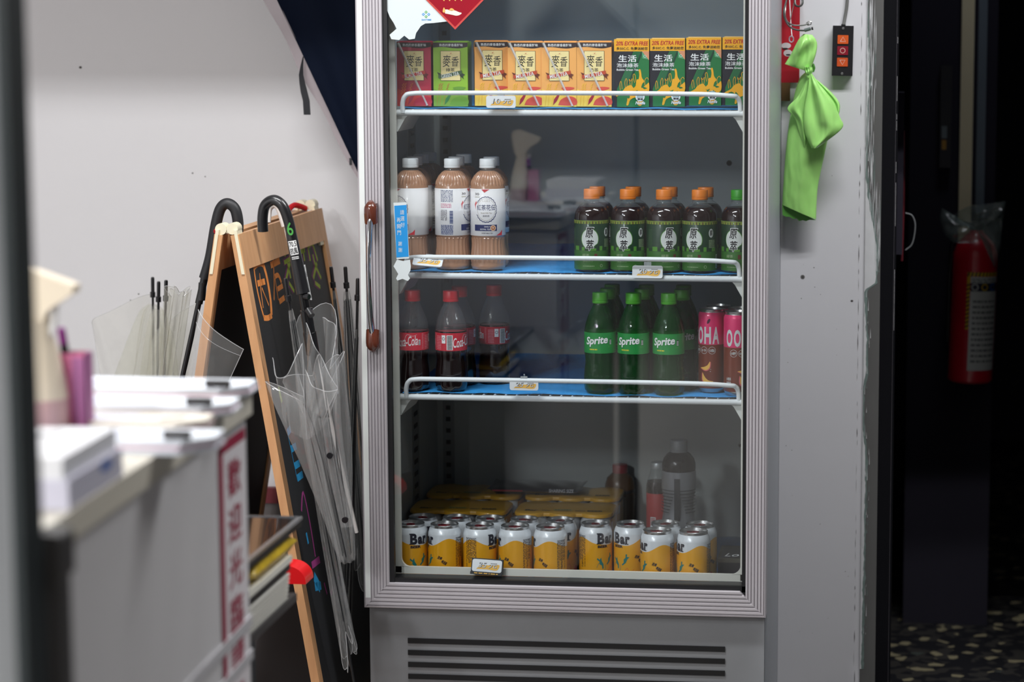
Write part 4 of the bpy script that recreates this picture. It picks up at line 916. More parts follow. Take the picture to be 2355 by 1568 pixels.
m = MB(); P = [wpx(*p) for p in ((913, 597), (928, 600), (943, 597), (945, 612), (944, 622), (938, 632), (943, 640), (938, 646), (926, 641), (914, 645), (911, 640), (916, 630), (910, 620), (905, 612))]; m.prism(P, 0, .0004, stw, gf)
tag(m.build('window_sticker'), 'small white cut-out sticker below the tall blue one', 'sticker')
tipx, tipz = wpx(1047, 68); D = .112
t = thing('red_paper_diamond', 'red paper diamond with gold edges hung at the top of the door glass', 'paper decoration', (tipx, .0118, tipz))
redp = M('festive_red_paper', (146, 8, 32), .6, spec=.2, var=.05, scale=40); goldp = M('gold_print', (226, 172, 90), .4); edge = M('coral_edge', (190, 62, 56), .5)
m = MB(); f = FRONT(-.0006); d = [(0, 0), (D, D), (0, 2 * D), (-D, D)]; m.prism(d, 0, .0005, edge, f); m.ink(f, [[(x * .955, D + (y - D) * .955) for x, y in d]], redp, 3)
sx_ = lambda px, py: (wpx(px, py)[0] - tipx, wpx(px, py)[1] - tipz)
m.ink(f, [arc2([sx_(*p) for p in ((1023, 22), (1030, 22), (1038, 25), (1046, 24), (1056, 28), (1062, 30), (1058, 34), (1050, 36), (1040, 34), (1030, 32), (1024, 31))], 3)], M('print_cream', (226, 222, 206), .45), 4)
m.ink(f, [arc2([sx_(*p) for p in ((1018, 26), (1021, 17), (1024, 22), (1024, 28), (1020, 29))], 3), arc2([sx_(*p) for p in ((1032, 24), (1037, 19), (1042, 20), (1046, 24))], 3)], goldp, 5)
for px in (1021, 1034, 1047, 1061): m.ink(f, stroke([sx_(px, 2), sx_(px + 3, -10)], .0022) + stroke([sx_(px - 4, -4), sx_(px + 6, -3)], .0018) + stroke([sx_(px - 3, -12), sx_(px + 7, -12)], .0018), goldp, 4)
m.build('paper_sheet', t)

# ================================================================== right of the fridge
def puff(m, outline, Y, thick, mat, seed=1, rings=9, crease=.35, back=.35, n=72, lean=0.0):
    """A soft, creased bag shape: the outline seen from the front, bulging towards the front and a little to the back."""
    rnd = random.Random(seed); P = outline; L = [0]
    for a, b in zip(P, P[1:] + P[:1]): L.append(L[-1] + math.hypot(b[0] - a[0], b[1] - a[1]))
    pts = []
    for k in range(n):
        d = L[-1] * k / n
        for i in range(len(P)):
            if L[i] <= d <= L[i + 1]:
                t = (d - L[i]) / (L[i + 1] - L[i] + 1e-12); a, b = P[i], P[(i + 1) % len(P)]; pts.append((a[0] + (b[0] - a[0]) * t, a[1] + (b[1] - a[1]) * t)); break
    cu, cv = sum(p[0] for p in pts) / n, sum(p[1] for p in pts) / n
    ph = [rnd.uniform(0, 6.28) for _ in range(5)]; vs = []
    def lay(s, front):
        out = []
        for k, (u, v) in enumerate(pts):
            a = 2 * math.pi * k / n; dep = math.sqrt(max(0, 1 - s * s))
            cr = 1 + crease * (.5 * math.sin(3 * a + ph[0]) + .5 * math.sin(7 * a + ph[1] + 2 * s) + .35 * math.sin(13 * a + ph[2])) * s
            y = Y - (thick * dep * cr if front else -thick * back * dep)
            out.append((cu + (u - cu) * s, y + lean * (v - cv) * s, cv + (v - cv) * s))
        return out
    ss = [math.sin(math.pi / 2 * k / rings) for k in range(1, rings + 1)]
    R_ = [lay(s, True) for s in ss] + [lay(s, False) for s in ss[-2::-1]]
    f0 = (cu, Y - thick, cv); b0_ = (cu, Y + thick * back, cv); N = len(R_)
    vs = [f0] + [v for r in R_ for v in r] + [b0_]; fs = [(0, 1 + (k + 1) % n, 1 + k) for k in range(n)]
    fs += [(1 + i * n + k, 1 + i * n + (k + 1) % n, 1 + (i + 1) * n + (k + 1) % n, 1 + (i + 1) * n + k) for i in range(N - 1) for k in range(n)]
    fs += [(1 + (N - 1) * n + k, 1 + (N - 1) * n + (k + 1) % n, len(vs) - 1) for k in range(n)]
    return m.add(vs, fs, mat)
def W(Y, *pix): return [(at(px, py, Y).x, at(px, py, Y).z) for px, py in pix]

# red paper strip hung on the pillar, partly behind the bag
Y = .452; m = MB(); a, b = at(1797, -40, Y), at(1838, 190, Y); f = FRONT(Y)
redst = M('red_paper_strip', (168, 14, 34), .5); m.prism(rect(a.x, b.z, b.x, a.z), -.003, 0, redst, f)
c0, c1 = at(1797, 232, Y), at(1817, 190, Y); m.prism(rect(c0.x, c0.z, c1.x, c1.z), -.003, 0, M('brown_card', (110, 78, 44), .6), f)
m.ink(f, [ell(at(1808, 105, Y).x, at(1808, 105, Y).z, .010, .006), ell(at(1812, 122, Y).x, at(1812, 122, Y).z, .009, .007)], M('strip_print_pale', (196, 186, 190), .5), 1); m.ink(f, [ell(at(1806, 112, Y).x, at(1806, 112, Y).z, .006, .0018), ell(at(1813, 126, Y).x, at(1813, 126, Y).z, .005, .0016)], black_p, 2)
tag(m.build('red_paper_strip'), 'narrow red paper strip on the pillar behind the green bag', 'paper strip')
# wire hooks and rings
def wx(px, py, Y): p = at(px, py, Y); return (p.x, p.y, p.z)
t = thing('wire_hook', 'bundle of bent steel wire hooks above the green bag', 'hook'); st = M('steel_wire', (150, 150, 146), .25, .9); st2 = M('dark_steel_wire', (84, 86, 84), .35, .8)
m = MB(); m.tube(arc([wx(1812, -20, .445), wx(1806, 20, .435), wx(1808, 45, .42), wx(1822, 57, .405), wx(1845, 58, .40), wx(1860, 54, .40)], 8), .0017, st, 8); m.build('wire', t)
m = MB(); m.tube(arc([wx(1816, -20, .448), wx(1803, 24, .432), wx(1808, 50, .412), wx(1824, 66, .40), wx(1848, 70, .395), wx(1865, 66, .395)], 8), .0019, st2, 8); m.build('wire', t)
m = MB(); m.tube([wx(1850, 70, .396), wx(1864, 66, .396)], .0035, M('hook_sleeve', (84, 96, 92), .4), 10); m.tube([wx(1866, 66, .396), wx(1870, 65, .396)], .0030, MATS['black_gasket'], 10)
m.tube([wx(1854, 54, .402), wx(1860, 49, .402), wx(1866, 50, .402), wx(1865, 56, .402), wx(1858, 58, .402), wx(1854, 54, .402)], .0012, st, 8); m.build('clip', t)
m = MB(); m.tube(arc([wx(1815, -20, .440), wx(1818, 40, .430), wx(1820, 70, .425), wx(1822, 86, .42)], 6), .0009, MATS['print_white'], 6); m.tube(arc([wx(1832, -20, .440), wx(1822, 25, .430), wx(1818, 45, .425)], 6), .0008, st, 6)
m.tube([wx(1820 + 5 * math.cos(a), 90 + 7 * math.sin(a), .42) for a in [k * math.pi / 8 for k in range(17)]], .0012, M('pale_string', (200, 192, 206), .5), 6); m.build('string', t)
m = MB(); m.tube(arc([wx(1841, -25, .445), wx(1846, 4, .430), wx(1840, 14, .424), wx(1830, 12, .424), wx(1828, -2, .43), wx(1830, -20, .44)], 6), .0022, st2, 8); m.build('ring', t)
# green bag
bagg = bpy.data.materials.new('green_bag_plastic'); bagg.use_nodes = True; nt = bagg.node_tree; b = nt.nodes['Principled BSDF']
b.inputs['Base Color'].default_value = lin((166, 226, 126)); b.inputs['Roughness'].default_value = .32; b.inputs['Transmission Weight'].default_value = 0.0; b.inputs['Subsurface Weight'].default_value = .15; b.inputs['Subsurface Radius'].default_value = (.01, .02, .008); b.inputs['Subsurface Scale'].default_value = .3
tc = nt.nodes.new('ShaderNodeTexCoord'); mp = nt.nodes.new('ShaderNodeMapping'); mp.inputs['Scale'].default_value = (1, 1, .3); ns = nt.nodes.new('ShaderNodeTexNoise'); ns.inputs['Scale'].default_value = 30; ns.inputs['Detail'].default_value = 2; bp = nt.nodes.new('ShaderNodeBump'); bp.inputs['Strength'].default_value = .9; bp.inputs['Distance'].default_value = .010
nt.links.new(tc.outputs['Object'], mp.inputs[0]); nt.links.new(mp.outputs[0], ns.inputs['Vector']); nt.links.new(ns.outputs['Fac'], bp.inputs['Height']); nt.links.new(bp.outputs[0], b.inputs['Normal'])
def softbag(m, left, right, Y, dep, mat, folds=5, seed=1, n=56, rows=40, fold_amp=.30, tail=.35, flatback=.3):
    """A limp plastic tube or flap hanging down: left and right outline (pixels at depth Y), creased along its length."""
    rnd = random.Random(seed); ph = [rnd.uniform(0, 6.28) for _ in range(4)]
    Lp = arc([(p[0], 0, p[1]) for p in W(Y, *left)], 8); Rp = arc([(p[0], 0, p[1]) for p in W(Y, *right)], 8)
    def on(q, t):
        k = min(int(t * (len(q) - 1)), len(q) - 2); f_ = t * (len(q) - 1) - k; return q[k] * (1 - f_) + q[k + 1] * f_
    def pt(i, j):
        a = 2 * math.pi * i; A_, B_ = on(Lp, j), on(Rp, j); c = .5 - .5 * math.cos(a); base = A_ * (1 - c) + B_ * c
        w_ = (B_ - A_).length; d = dep(j) * min(1, w_ / .03 + .2); si = math.sin(a)
        fo = fold_amp * (math.sin(folds * math.pi * c + ph[0] + 2.2 * j) + .6 * math.sin((folds * 2.3) * math.pi * c + ph[1] - 3 * j) + .5 * math.sin(9 * j + ph[2] + 4 * c))
        y = Y - (d * si * (1 + fo) if si > 0 else d * flatback * si * (1 + .3 * fo))
        return Vector((base.x, y, base.z))
    m.grid(pt, n, rows, mat, wrap=True)
    for j in (0, 1): m.add([pt(k / n, j) for k in range(n)], [tuple(range(n))], mat)
    return m
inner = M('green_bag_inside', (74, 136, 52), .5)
t = thing('plastic_bag', 'lime green plastic bag knotted and hung from the wire hook', 'plastic bag')
m = MB()
softbag(m, [(1852, 166), (1838, 182), (1826, 222), (1812, 300), (1803, 400), (1799, 470)], [(1864, 166), (1888, 222), (1908, 285), (1896, 356), (1881, 430), (1877, 504)], .425, lambda j: .010 + .016 * math.sin(math.pi * min(1, j * .8 + .1)), bagg, 1, 2, fold_amp=.16)
m.prism(W(.424, (1799, 470), (1822, 478), (1850, 493), (1876, 506), (1862, 505), (1854, 508), (1846, 506), (1838, 508), (1832, 502), (1824, 503), (1816, 498), (1808, 498), (1800, 494)), -.004, .004, inner, FRONT(.424)); m.build('bag_body', t)
m = MB()
softbag(m, [(1856, 180), (1836, 220), (1811, 249), (1828, 272), (1838, 308), (1847, 338)], [(1860, 180), (1864, 215), (1868, 250), (1872, 285), (1868, 318), (1856, 340)], .397, lambda j: .007, bagg, 2, 5, fold_amp=.35)
softbag(m, [(1862, 170), (1857, 205), (1850, 246), (1848, 280), (1852, 308), (1866, 341)], [(1868, 170), (1892, 204), (1916, 236), (1932, 270), (1936, 296), (1880, 340)], .384, lambda j: .010, bagg, 1.6, 9, fold_amp=.40)
softbag(m, [(1872, 182), (1892, 214), (1912, 250), (1916, 300)], [(1880, 184), (1912, 212), (1931, 238), (1930, 262)], .398, lambda j: .008, bagg, 1.5, 4, fold_amp=.3); m.build('folded_flap', t)
m = MB()
softbag(m, [(1848, 78), (1836, 92), (1819, 124), (1805, 147)], [(1868, 80), (1879, 98), (1876, 126), (1862, 166)], .404, lambda j: .008 + .010 * math.sin(math.pi * j), bagg, 2, 6, fold_amp=.3)
softbag(m, [(1862, 146), (1861, 156), (1864, 166)], [(1872, 146), (1875, 156), (1872, 166)], .412, lambda j: .005, inner, 2, 3)
softbag(m, [(1850, 154), (1851, 164), (1855, 174)], [(1868, 154), (1869, 164), (1865, 174)], .392, lambda j: .012, bagg, 3, 8); m.build('knot', t)
# shutter switch
a, b = at(1914, 59, .44), at(1960.5, 174.5, .44); Wd, Hh = b.x - a.x, a.z - b.z
t = thing('shutter_switch', 'black wall switch with two orange arrow buttons and one red stop button', 'switch', ((a.x + b.x) / 2, .46, b.z)); t.rotation_euler.y = R(.8)
m = MB(); m.box(-Wd / 2 + .001, Wd / 2 - .001, -.018, 0, .001, Hh - .001, M('switch_box_grey', (150, 152, 150), .5)); m.prism(rrect(-Wd / 2, 0, Wd / 2, Hh, .001), 0, .003, M('switch_black', (24, 23, 27), .4), FRONT(-.018)); m.build('switch_box', t)
for k, (frac, nm, rgb) in enumerate(((.725, 'up_button', (206, 86, 30)), (.505, 'stop_button', (132, 14, 36)), (.275, 'down_button', (196, 78, 30)))):
    m = MB(); z = Hh * frac; f = FRONT(-.0225); bw, bh = Wd * .26, Hh * .087
    m.prism(rrect(-bw, z - bh, bw, z + bh, .001), -.0025, .0, M(nm + '_plastic', rgb, .4), f); sy = M('switch_symbol', (222, 182, 170), .5); r_ = bh * .62
    if k == 1: m.ink(f, ring(0, z, r_, r_, r_ * .2, 24), sy, 1)
    else:
        s_ = 1 if k == 0 else -1; T = [(-r_, z - s_ * r_ * .75), (r_, z - s_ * r_ * .75), (0, z + s_ * r_ * .95)]; m.ink(f, stroke(T + T[:1], r_ * .2), sy, 1)
    m.build(nm, t)
for z in (Hh * .945, Hh * .045): m = MB(); m.lathe([(.0028, 0), (.0026, .0012), (0, .0018)], M('screw_steel', (160, 160, 160), .3, .9), 14); o = m.build('screw', t); o.location = (0, -.021, z); o.rotation_euler.x = R(90)
m = MB(); m.tube(arc([wx(1940, 58, .452), wx(1944, 36, .455), wx(1948, 10, .455), wx(1951, -40, .455)], 5), .0032, M('grey_cable', (104, 104, 102), .5), 10); m.tube([wx(1939, 62, .452), wx(1940, 56, .452)], .0045, gask, 10)
tag(m.build('switch_cable'), 'grey cable running up the pillar from the shutter switch', 'cable')

# ------------------------------------------------------------------ the dark passage
m = MB(); m.box(.655, .865, 1.46, 1.60, 0, 2.2, darker); struct(m, 'wall_partition')
m = MB(); a, b = at(2204, 500, 1.452), at(2242, 0, 1.452); m.box(a.x, b.x, 1.44, 1.46, .95, 2.2, M('cream_board', (236, 224, 186), .6)); struct(m, 'trim_3')
m = MB(); a, b = at(2243, 480, 1.45), at(2272, 0, 1.45); m.box(a.x, b.x, 1.45, 1.46, .95, 2.2, M('slate_strip', (104, 116, 126), .6)); struct(m, 'trim_4')
# cable ducts and a small plate on the partition
m = MB(); a, b = at(2160, 385, 1.45), at(2190, 150, 1.45); m.box(a.x, b.x, 1.43, 1.46, a.z, b.z, M('black_meter_box', (30, 30, 36), .5))
f = FRONT(1.43); q0, q1 = at(2156, 318, 1.43), at(2172, 290, 1.43); m.ink(f, [rect(a.x + .004, q0.z, a.x + .017, q1.z)], M('plate_grey', (110, 120, 124), .5), 1); q0, q1 = at(2160, 344, 1.43), at(2172, 322, 1.43); m.ink(f, [rect(a.x + .005, q0.z, a.x + .016, q1.z)], M('plate_ochre', (170, 126, 48), .5), 1)
tag(m.build('meter_box'), 'small black box with grey and ochre stickers in the dark passage', 'box')
m = MB(); a = at(2078, 600, .80); m.tube(arc([wx(2078, 300, .80), wx(2078, 450, .80), wx(2074, 600, .80)], 4), .003, M('maroon_pipe', (90, 18, 30), .5), 8)
m.tube(arc([wx(2082, 490, .80), wx(2098, 496, .80), wx(2105, 520, .80), wx(2098, 560, .80), wx(2082, 575, .80)], 6), .0016, M('pale_cable', (120, 122, 124), .5), 8)
m.box(.625, .64, .74, .84, 1.0, 1.35, darker)
tag(m.build('pipe'), 'thin maroon pipe with a looped pale cable beside the shutter channel', 'pipe')
# fire extinguisher in a torn clear bag
ya = 1.36; a, b = at(2182, 560, ya), at(2284, 872, ya); ex = (a.x + b.x) / 2; er = (b.x - a.x) / 2 * .97; z0 = at(2230, 876, ya).z; H = at(2230, 528, ya).z - z0
t = thing('fire_extinguisher', 'red fire extinguisher with a pale label hanging in the dark passage', 'fire extinguisher', (ex, ya, z0)); t.rotation_euler.y = R(1.5)
er_m = M('extinguisher_red', (200, 22, 44), .3, coat=.4); m = MB()
m.lathe([(er * .9, 0), (er, .006), (er, H * .80), (er * .97, H * .85), (er * .82, H * .91), (er * .5, H * .96), (er * .34, H * .98), (er * .30, H)], er_m, 44); m.build('cylinder', t)
m = MB(); f = cyl(er + .0004); yl = M('hazard_yellow', (220, 180, 40), .5); lab = M('extinguisher_label', (206, 210, 206), .45)
zt_, zl = H * .735, H * .09; ua, ub = -er * .35, er * 1.25
m.ink(f, [rect(ua, H * .36, ua + .008, zt_), rect(ua, zt_ - .010, ub, zt_)], yl, 1); m.ink(f, [[(ua + .009 * k, zt_ - .010), (ua + .009 * k + .004, zt_ - .010), (ua + .009 * k + .007, zt_), (ua + .009 * k + .003, zt_)] for k in range(9)] + [[(ua, H * .37 + .010 * k), (ua + .008, H * .37 + .010 * k + .004), (ua + .008, H * .37 + .010 * k + .008), (ua, H * .37 + .010 * k + .004)] for k in range(11)], black_p, 2)
m.ink(f, [rect(ua + .009, zl, ub, zt_ - .011)], lab, 1); m.ink(f, [rect(ua + .009, zt_ - .046, ub, zt_ - .026)], M('label_midnight', (30, 36, 60), .5), 2)
for k, c in enumerate((lab, yl, M('label_sky', (50, 110, 190), .5))): m.ink(f, ring(ua + .020 + .024 * k, zt_ - .036, .0085, .0085, .0025, 20), c, 3)
m.ink(f, lines(ua + .012, zt_ - .024, ub - .004, zt_ - .013, 2, 5), M('label_grey_print', (110, 114, 116), .5), 2); m.ink(f, lines(ua + .016, zl + .02, ub - .006, zt_ - .060, 12, 6, fill=.4), MATS['label_grey_print'], 2); m.build('label', t)
m = MB(); m.lathe([(er * .30, H), (er * .34, H + .004), (er * .34, H + .016), (er * .2, H + .020), (er * .2, H + .03), (0, H + .03)], MATS['dark_steel_wire'], 20); m.box(-er * .2, er * 1.0, -.007, .007, H + .022, H + .030, gask); m.prism([(-er * .1, H + .030), (er * .95, H + .050), (er * .95, H + .056), (-er * .1, H + .038)], -.007, .007, gask, lambda u, v, h: (u, h, v)); m.build('valve', t)
m = MB(); m.tube(arc([(-er * .3, 0, H + .012), (-er * .9, .01, H + .0), (-er * 1.08, .012, H * .7), (-er * 1.06, .012, H * .25)], 8), .006, gask, 10); m.build('hose', t)
m = MB(); m.box(-.012, .012, er - .002, .098, H * .55, H * .70, MATS['dark_steel_wire']); m.box(-.03, .03, .090, .0985, H * .45, H * .85, MATS['dark_steel_wire']); m.build('wall_bracket', t)
t = thing('clear_plastic_bag', 'torn clear plastic bag draped over the top of the fire extinguisher', 'plastic bag'); cb = CLEAR('bag_film', (236, 242, 240), (200, 214, 210), .12, ior=1.6, rough=.12, wrinkle=.9, wscale=26)
Yb = ya - .078; m = MB()
puff(m, W(Yb, (2166, 478), (2180, 512), (2202, 486), (2238, 470), (2262, 470), (2314, 461), (2306, 506), (2302, 560), (2288, 620), (2278, 560), (2262, 548), (2240, 560), (2206, 560), (2190, 556), (2172, 540), (2160, 500)), Yb, .03, cb, 12, crease=1.2); m.build('bag_film', t)

# ================================================================== left of the fridge
# navy tarpaulin with a clear hem and a hanging strap
navy = M('navy_tarpaulin', (7, 16, 34), .8, spec=.12, var=.12, scale=5, stretch=(3, 3, .4)); Yt = .50
t = thing('navy_tarpaulin', 'navy tarpaulin hung in folds beside the fridge, its edge running down to the frame', 'tarpaulin')
A, B = at(640, 0, Yt), at(846, 438, Yt)
sl = (B.x - A.x) / (A.z - B.z); ztop = 1.755; xl = lambda z: A.x + (A.z - z) * sl
m = MB()
def tarp(i, j, off):
    z = ztop + (B.z - ztop) * j; x0 = xl(z); x1 = -.392; d = (1 - j) * .45
    x = x0 + (x1 - x0) * i; fold = .016 * math.sin(i * 9 + 1.1 * j) * (i ** .7) * (.25 + d) + .008 * math.sin(i * 17)
    return (x, Yt - .012 + fold * .6 + off - .02 * i * d, z)
m.grid(lambda i, j: tarp(i, j, 0), 50, 36, navy); m.grid(lambda i, j: tarp(i, j, .003), 50, 36, navy); m.build('tarpaulin_sheet', t)
m = MB(); hem = CLEAR('clear_hem', (222, 214, 218), (178, 166, 170), .55, ior=1.5)
def hemf(i, j): z = ztop + (B.z + .005 - ztop) * j; w_ = .030 * (1 - .75 * j ** 3) * (1 + .12 * math.sin(23 * j)); return (xl(z) + .002 - w_ * (1 - i), Yt - .008 + .004 * math.sin(11 * j) + .003 * (1 - i), z)
m.grid(hemf, 4, 50, hem); m.build('clear_hem', t)
m = MB(); sp = [(697, 130), (694, 150), (692, 172), (695, 192), (699, 212), (704, 232), (706, 264)]; wd = [.0015, .005, .009, .012, .014, .014, .014]
c = [at(px, py, Yt - .02) for px, py in sp]; vs = []; 
for p, w_ in zip(c, wd): vs += [(p.x - w_ / 2, p.y, p.z), (p.x + w_ / 2, p.y + .002, p.z)]
vs += [(x, y + .0012, z) for x, y, z in vs]; n = len(c)
sb_ = M('black_strap', (30, 31, 36), .35, var=.3, scale=50); m.add(vs, [(2 * k, 2 * k + 1, 2 * k + 3, 2 * k + 2) for k in range(n - 1)] + [(2 * n + 2 * k, 2 * n + 2 * k + 2, 2 * n + 2 * k + 3, 2 * n + 2 * k + 1) for k in range(n - 1)], sb_)
q = at(806, 370, Yt - .02); m.box(q.x - .0025, q.x + .0025, q.y, q.y + .003, q.z - .009, q.z + .006, sb_); m.build('strap', t)

# chalkboard A-frame
Y0 = -.12; A = at(549, 539, Y0); B = atz(735, 478, A.z); ZTOP = A.z; YF = B.y
wood = bpy.data.materials.new('pale_wood'); wood.use_nodes = True; nt = wood.node_tree; b = nt.nodes['Principled BSDF']; b.inputs['Roughness'].default_value = .45
tc = nt.nodes.new('ShaderNodeTexCoord'); mp = nt.nodes.new('ShaderNodeMapping'); mp.inputs['Scale'].default_value = (30, 30, 3); ns = nt.nodes.new('ShaderNodeTexNoise'); ns.inputs['Scale'].default_value = 2.2; ns.inputs['Detail'].default_value = 6; mx = nt.nodes.new('ShaderNodeMix'); mx.data_type = 'RGBA'
mx.inputs[6].default_value = lin((226, 176, 126)); mx.inputs[7].default_value = lin((192, 136, 92)); nt.links.new(tc.outputs['Object'], mp.inputs[0]); nt.links.new(mp.outputs[0], ns.inputs['Vector']); nt.links.new(ns.outputs['Fac'], mx.inputs[0]); nt.links.new(mx.outputs[2], b.inputs['Base Color'])
chalkb = M('chalkboard_black', (26, 27, 31), .62, var=.12, scale=9); SLOPE = .162; SLB = .165; TH = .016; SW = .028
t = thing('chalkboard_sign', 'wooden A-frame chalkboard with orange chalk writing, standing left of the fridge', 'chalkboard')
LEN = A.z / math.cos(math.atan(SLOPE)) - .004
# front panel frame: u along y (from the far end to the near end), v up the slope, h outwards
far = Vector((A.x - (A.x - A.x), YF, ZTOP)); 
def panel_frame(x_top, slope):
    up = Vector((-slope, 0, 1)).normalized(); o = Vector((x_top, Y0, ZTOP)) - up * LEN
    ux = Vector((0, 1, 0)) if slope > 0 else Vector((0, -1, 0)); n = ux.cross(up)
    if slope < 0: o = o + Vector((0, YF - Y0, 0))
    f = lambda u, v, h: o + ux * u + up * v + n * h
    f.step = None; f.o, f.n = o, n; return f
WB = YF - Y0
def side(front):
    f = panel_frame(A.x, SLOPE) if front else panel_frame(A.x - .047, -SLB)
    m = MB(); bx = lambda u0, u1, v0, v1: m.box(u0, u1, v0, v1, -TH, 0, wood, lambda u, v, h: f(u, v, h))
    bx(0, SW, 0, LEN); bx(WB - SW, WB, 0, LEN); bx(SW, WB - SW, LEN - .068, LEN); bx(SW, WB - SW, .10, .10 + SW)
    m.build('front_frame' if front else 'rear_frame', t)
    m = MB(); m.box(SW - .004, WB - SW + .004, .10 + SW - .004, LEN - .068 + .004, -TH * .75, -TH * .45, chalkb, lambda u, v, h: f(u, v, h))
    return f, m
fF, mB = side(True)
hF = -TH * .45
def bp_(px, py):                                         # chalk strokes, on the board's own plane
    P = fF(0, 0, hF); q = onp(px, py, P, fF.n); d = q - fF.o; return (d.y, d.dot(Vector((-SLOPE, 0, 1)).normalized()))
fb2 = lambda u, v, h: fF(u, v, hF + h)
fb2.step = None
och = M('chalk_orange', (226, 138, 66), .8, var=.12, scale=90); gch = M('chalk_lime', (150, 170, 60), .8, var=.15, scale=90); pch = M('chalk_plum', (118, 60, 104), .8); bch = M('chalk_blue', (20, 130, 180), .8, var=.15, scale=90); mch = M('chalk_magenta', (150, 48, 120), .8)
def chalk(mat, wd, *P, lay=1, taper=1.0): mB.ink(fb2, stroke(arc2([bp_(*p) for p in P], 4), wd, taper), mat, lay, .0003)
chalk(och, .0075, (583, 612), (590, 660), (600, 705), (607, 730)); chalk(och, .016, (583, 612), (592, 604), (602, 604), (607, 612)); chalk(och, .013, (606, 610), (614, 640), (622, 690), (624, 722)); chalk(och, .011, (606, 731), (616, 731), (625, 725))
chalk(och, .0045, (597, 628), (600, 670), (605, 708)); chalk(och, .012, (592, 652), (609, 647)); chalk(och, .005, (602, 662), (618, 702))
chalk(och, .005, (627, 578), (630, 640), (630, 690)); chalk(och, .013, (622, 610), (643, 599)); chalk(och, .010, (632, 636), (640, 633), (647, 650)); chalk(och, .004, (632, 640), (640, 690)); chalk(och, .010, (638, 665), (650, 657)); chalk(och, .011, (642, 694), (654, 684))
for mt, dw, dx, ly in ((pch, .014, -2, 1), (gch, .009, 0, 2)):
    for P in (((652, 575), (656, 590)), ((653, 604), (668, 594)), ((660, 600), (668, 640)), ((666, 604), (656, 650)), ((690, 580), (700, 575)), ((694, 560), (700, 600)), ((706, 560), (713, 600)), ((707, 568), (718, 562), (730, 600)), ((719, 585), (725, 610), (738, 640)), ((728, 605), (720, 640)), ((724, 650), (736, 660)), ((664, 650), (676, 670))): chalk(mt, dw, *[(x + dx, y) for x, y in P], lay=ly)
for P in (((640, 890), (648, 925)), ): chalk(gch, .012, *P)
for P in (((661, 995), (668, 985)), ((669, 1033), (681, 1025)), ((677, 1072), (689, 1064)), ((683, 1100), (696, 1090))): chalk(bch, .014, *P)
chalk(bch, .003, (661, 996), (684, 1105)); chalk(bch, .010, (704, 1225), (709, 1250)); chalk(bch, .022, (722, 1325), (736, 1352)); chalk(bch, .016, (724, 1350), (738, 1346))
chalk(mch, .007, (693, 1175), (697, 1132), (712, 1200), (725, 1280)); chalk(mch, .014, (717, 1300), (735, 1286)); chalk(mch, .004, (737, 1185), (748, 1240)); chalk(mch, .006, (742, 1200), (752, 1265), (744, 1258)); chalk(mch, .008, (775, 1330), (788, 1318)); chalk(mch, .005, (770, 1290), (780, 1330)); chalk(mch, .006, (745, 1340), (752, 1366)); chalk(mch, .010, (760, 1366), (768, 1350))
mB.build('front_board', t); fR, mB2 = side(False); mB2.build('rear_board', t)
ivory = M('ivory_hinge', (232, 224, 196), .4)
for Yh in (Y0 + .004, YF - .05):
    m = MB(); xm_ = A.x - .0235
    m.tube([(xm_ + .010, Yh, ZTOP + .010), (xm_ + .010, Yh + .03, ZTOP + .010)], .011, ivory, 16); m.tube([(xm_ - .012, Yh, ZTOP + .009), (xm_ - .012, Yh + .03, ZTOP + .009)], .011, ivory, 16); m.box(xm_ - .014, xm_ + .012, Yh + .002, Yh + .028, ZTOP + .002, ZTOP + .012, ivory)
    for sx, s2 in ((1, SLOPE), (-1, -SLB)):
        x0 = xm_ + sx * .017
        m.prism([(x0 - .003, ZTOP + .008), (x0 + .003, ZTOP + .008), (x0 + .003 + s2 * .085, ZTOP - .075), (x0 - .003 + s2 * .085, ZTOP - .075)], Yh - .006, Yh + .030, ivory, lambda u, v, h: (u, h, v))
    m.build('hinge', t)
for Yh in (Y0 + .01, YF - .11): m = MB(); m.tube(arc([(A.x - 0.0465, Yh, ZTOP + .003), (A.x - 0.0385, Yh + .02, ZTOP + .012), (A.x - 0.0285, Yh + .04, ZTOP + .008), (A.x - 0.0225, Yh + .055, ZTOP + .003)], 6), .006, M('red_cord', (196, 24, 34), .6), 8); m.build('red_cord', t)
place(t, (A.x, (Y0 + YF) / 2, 0))

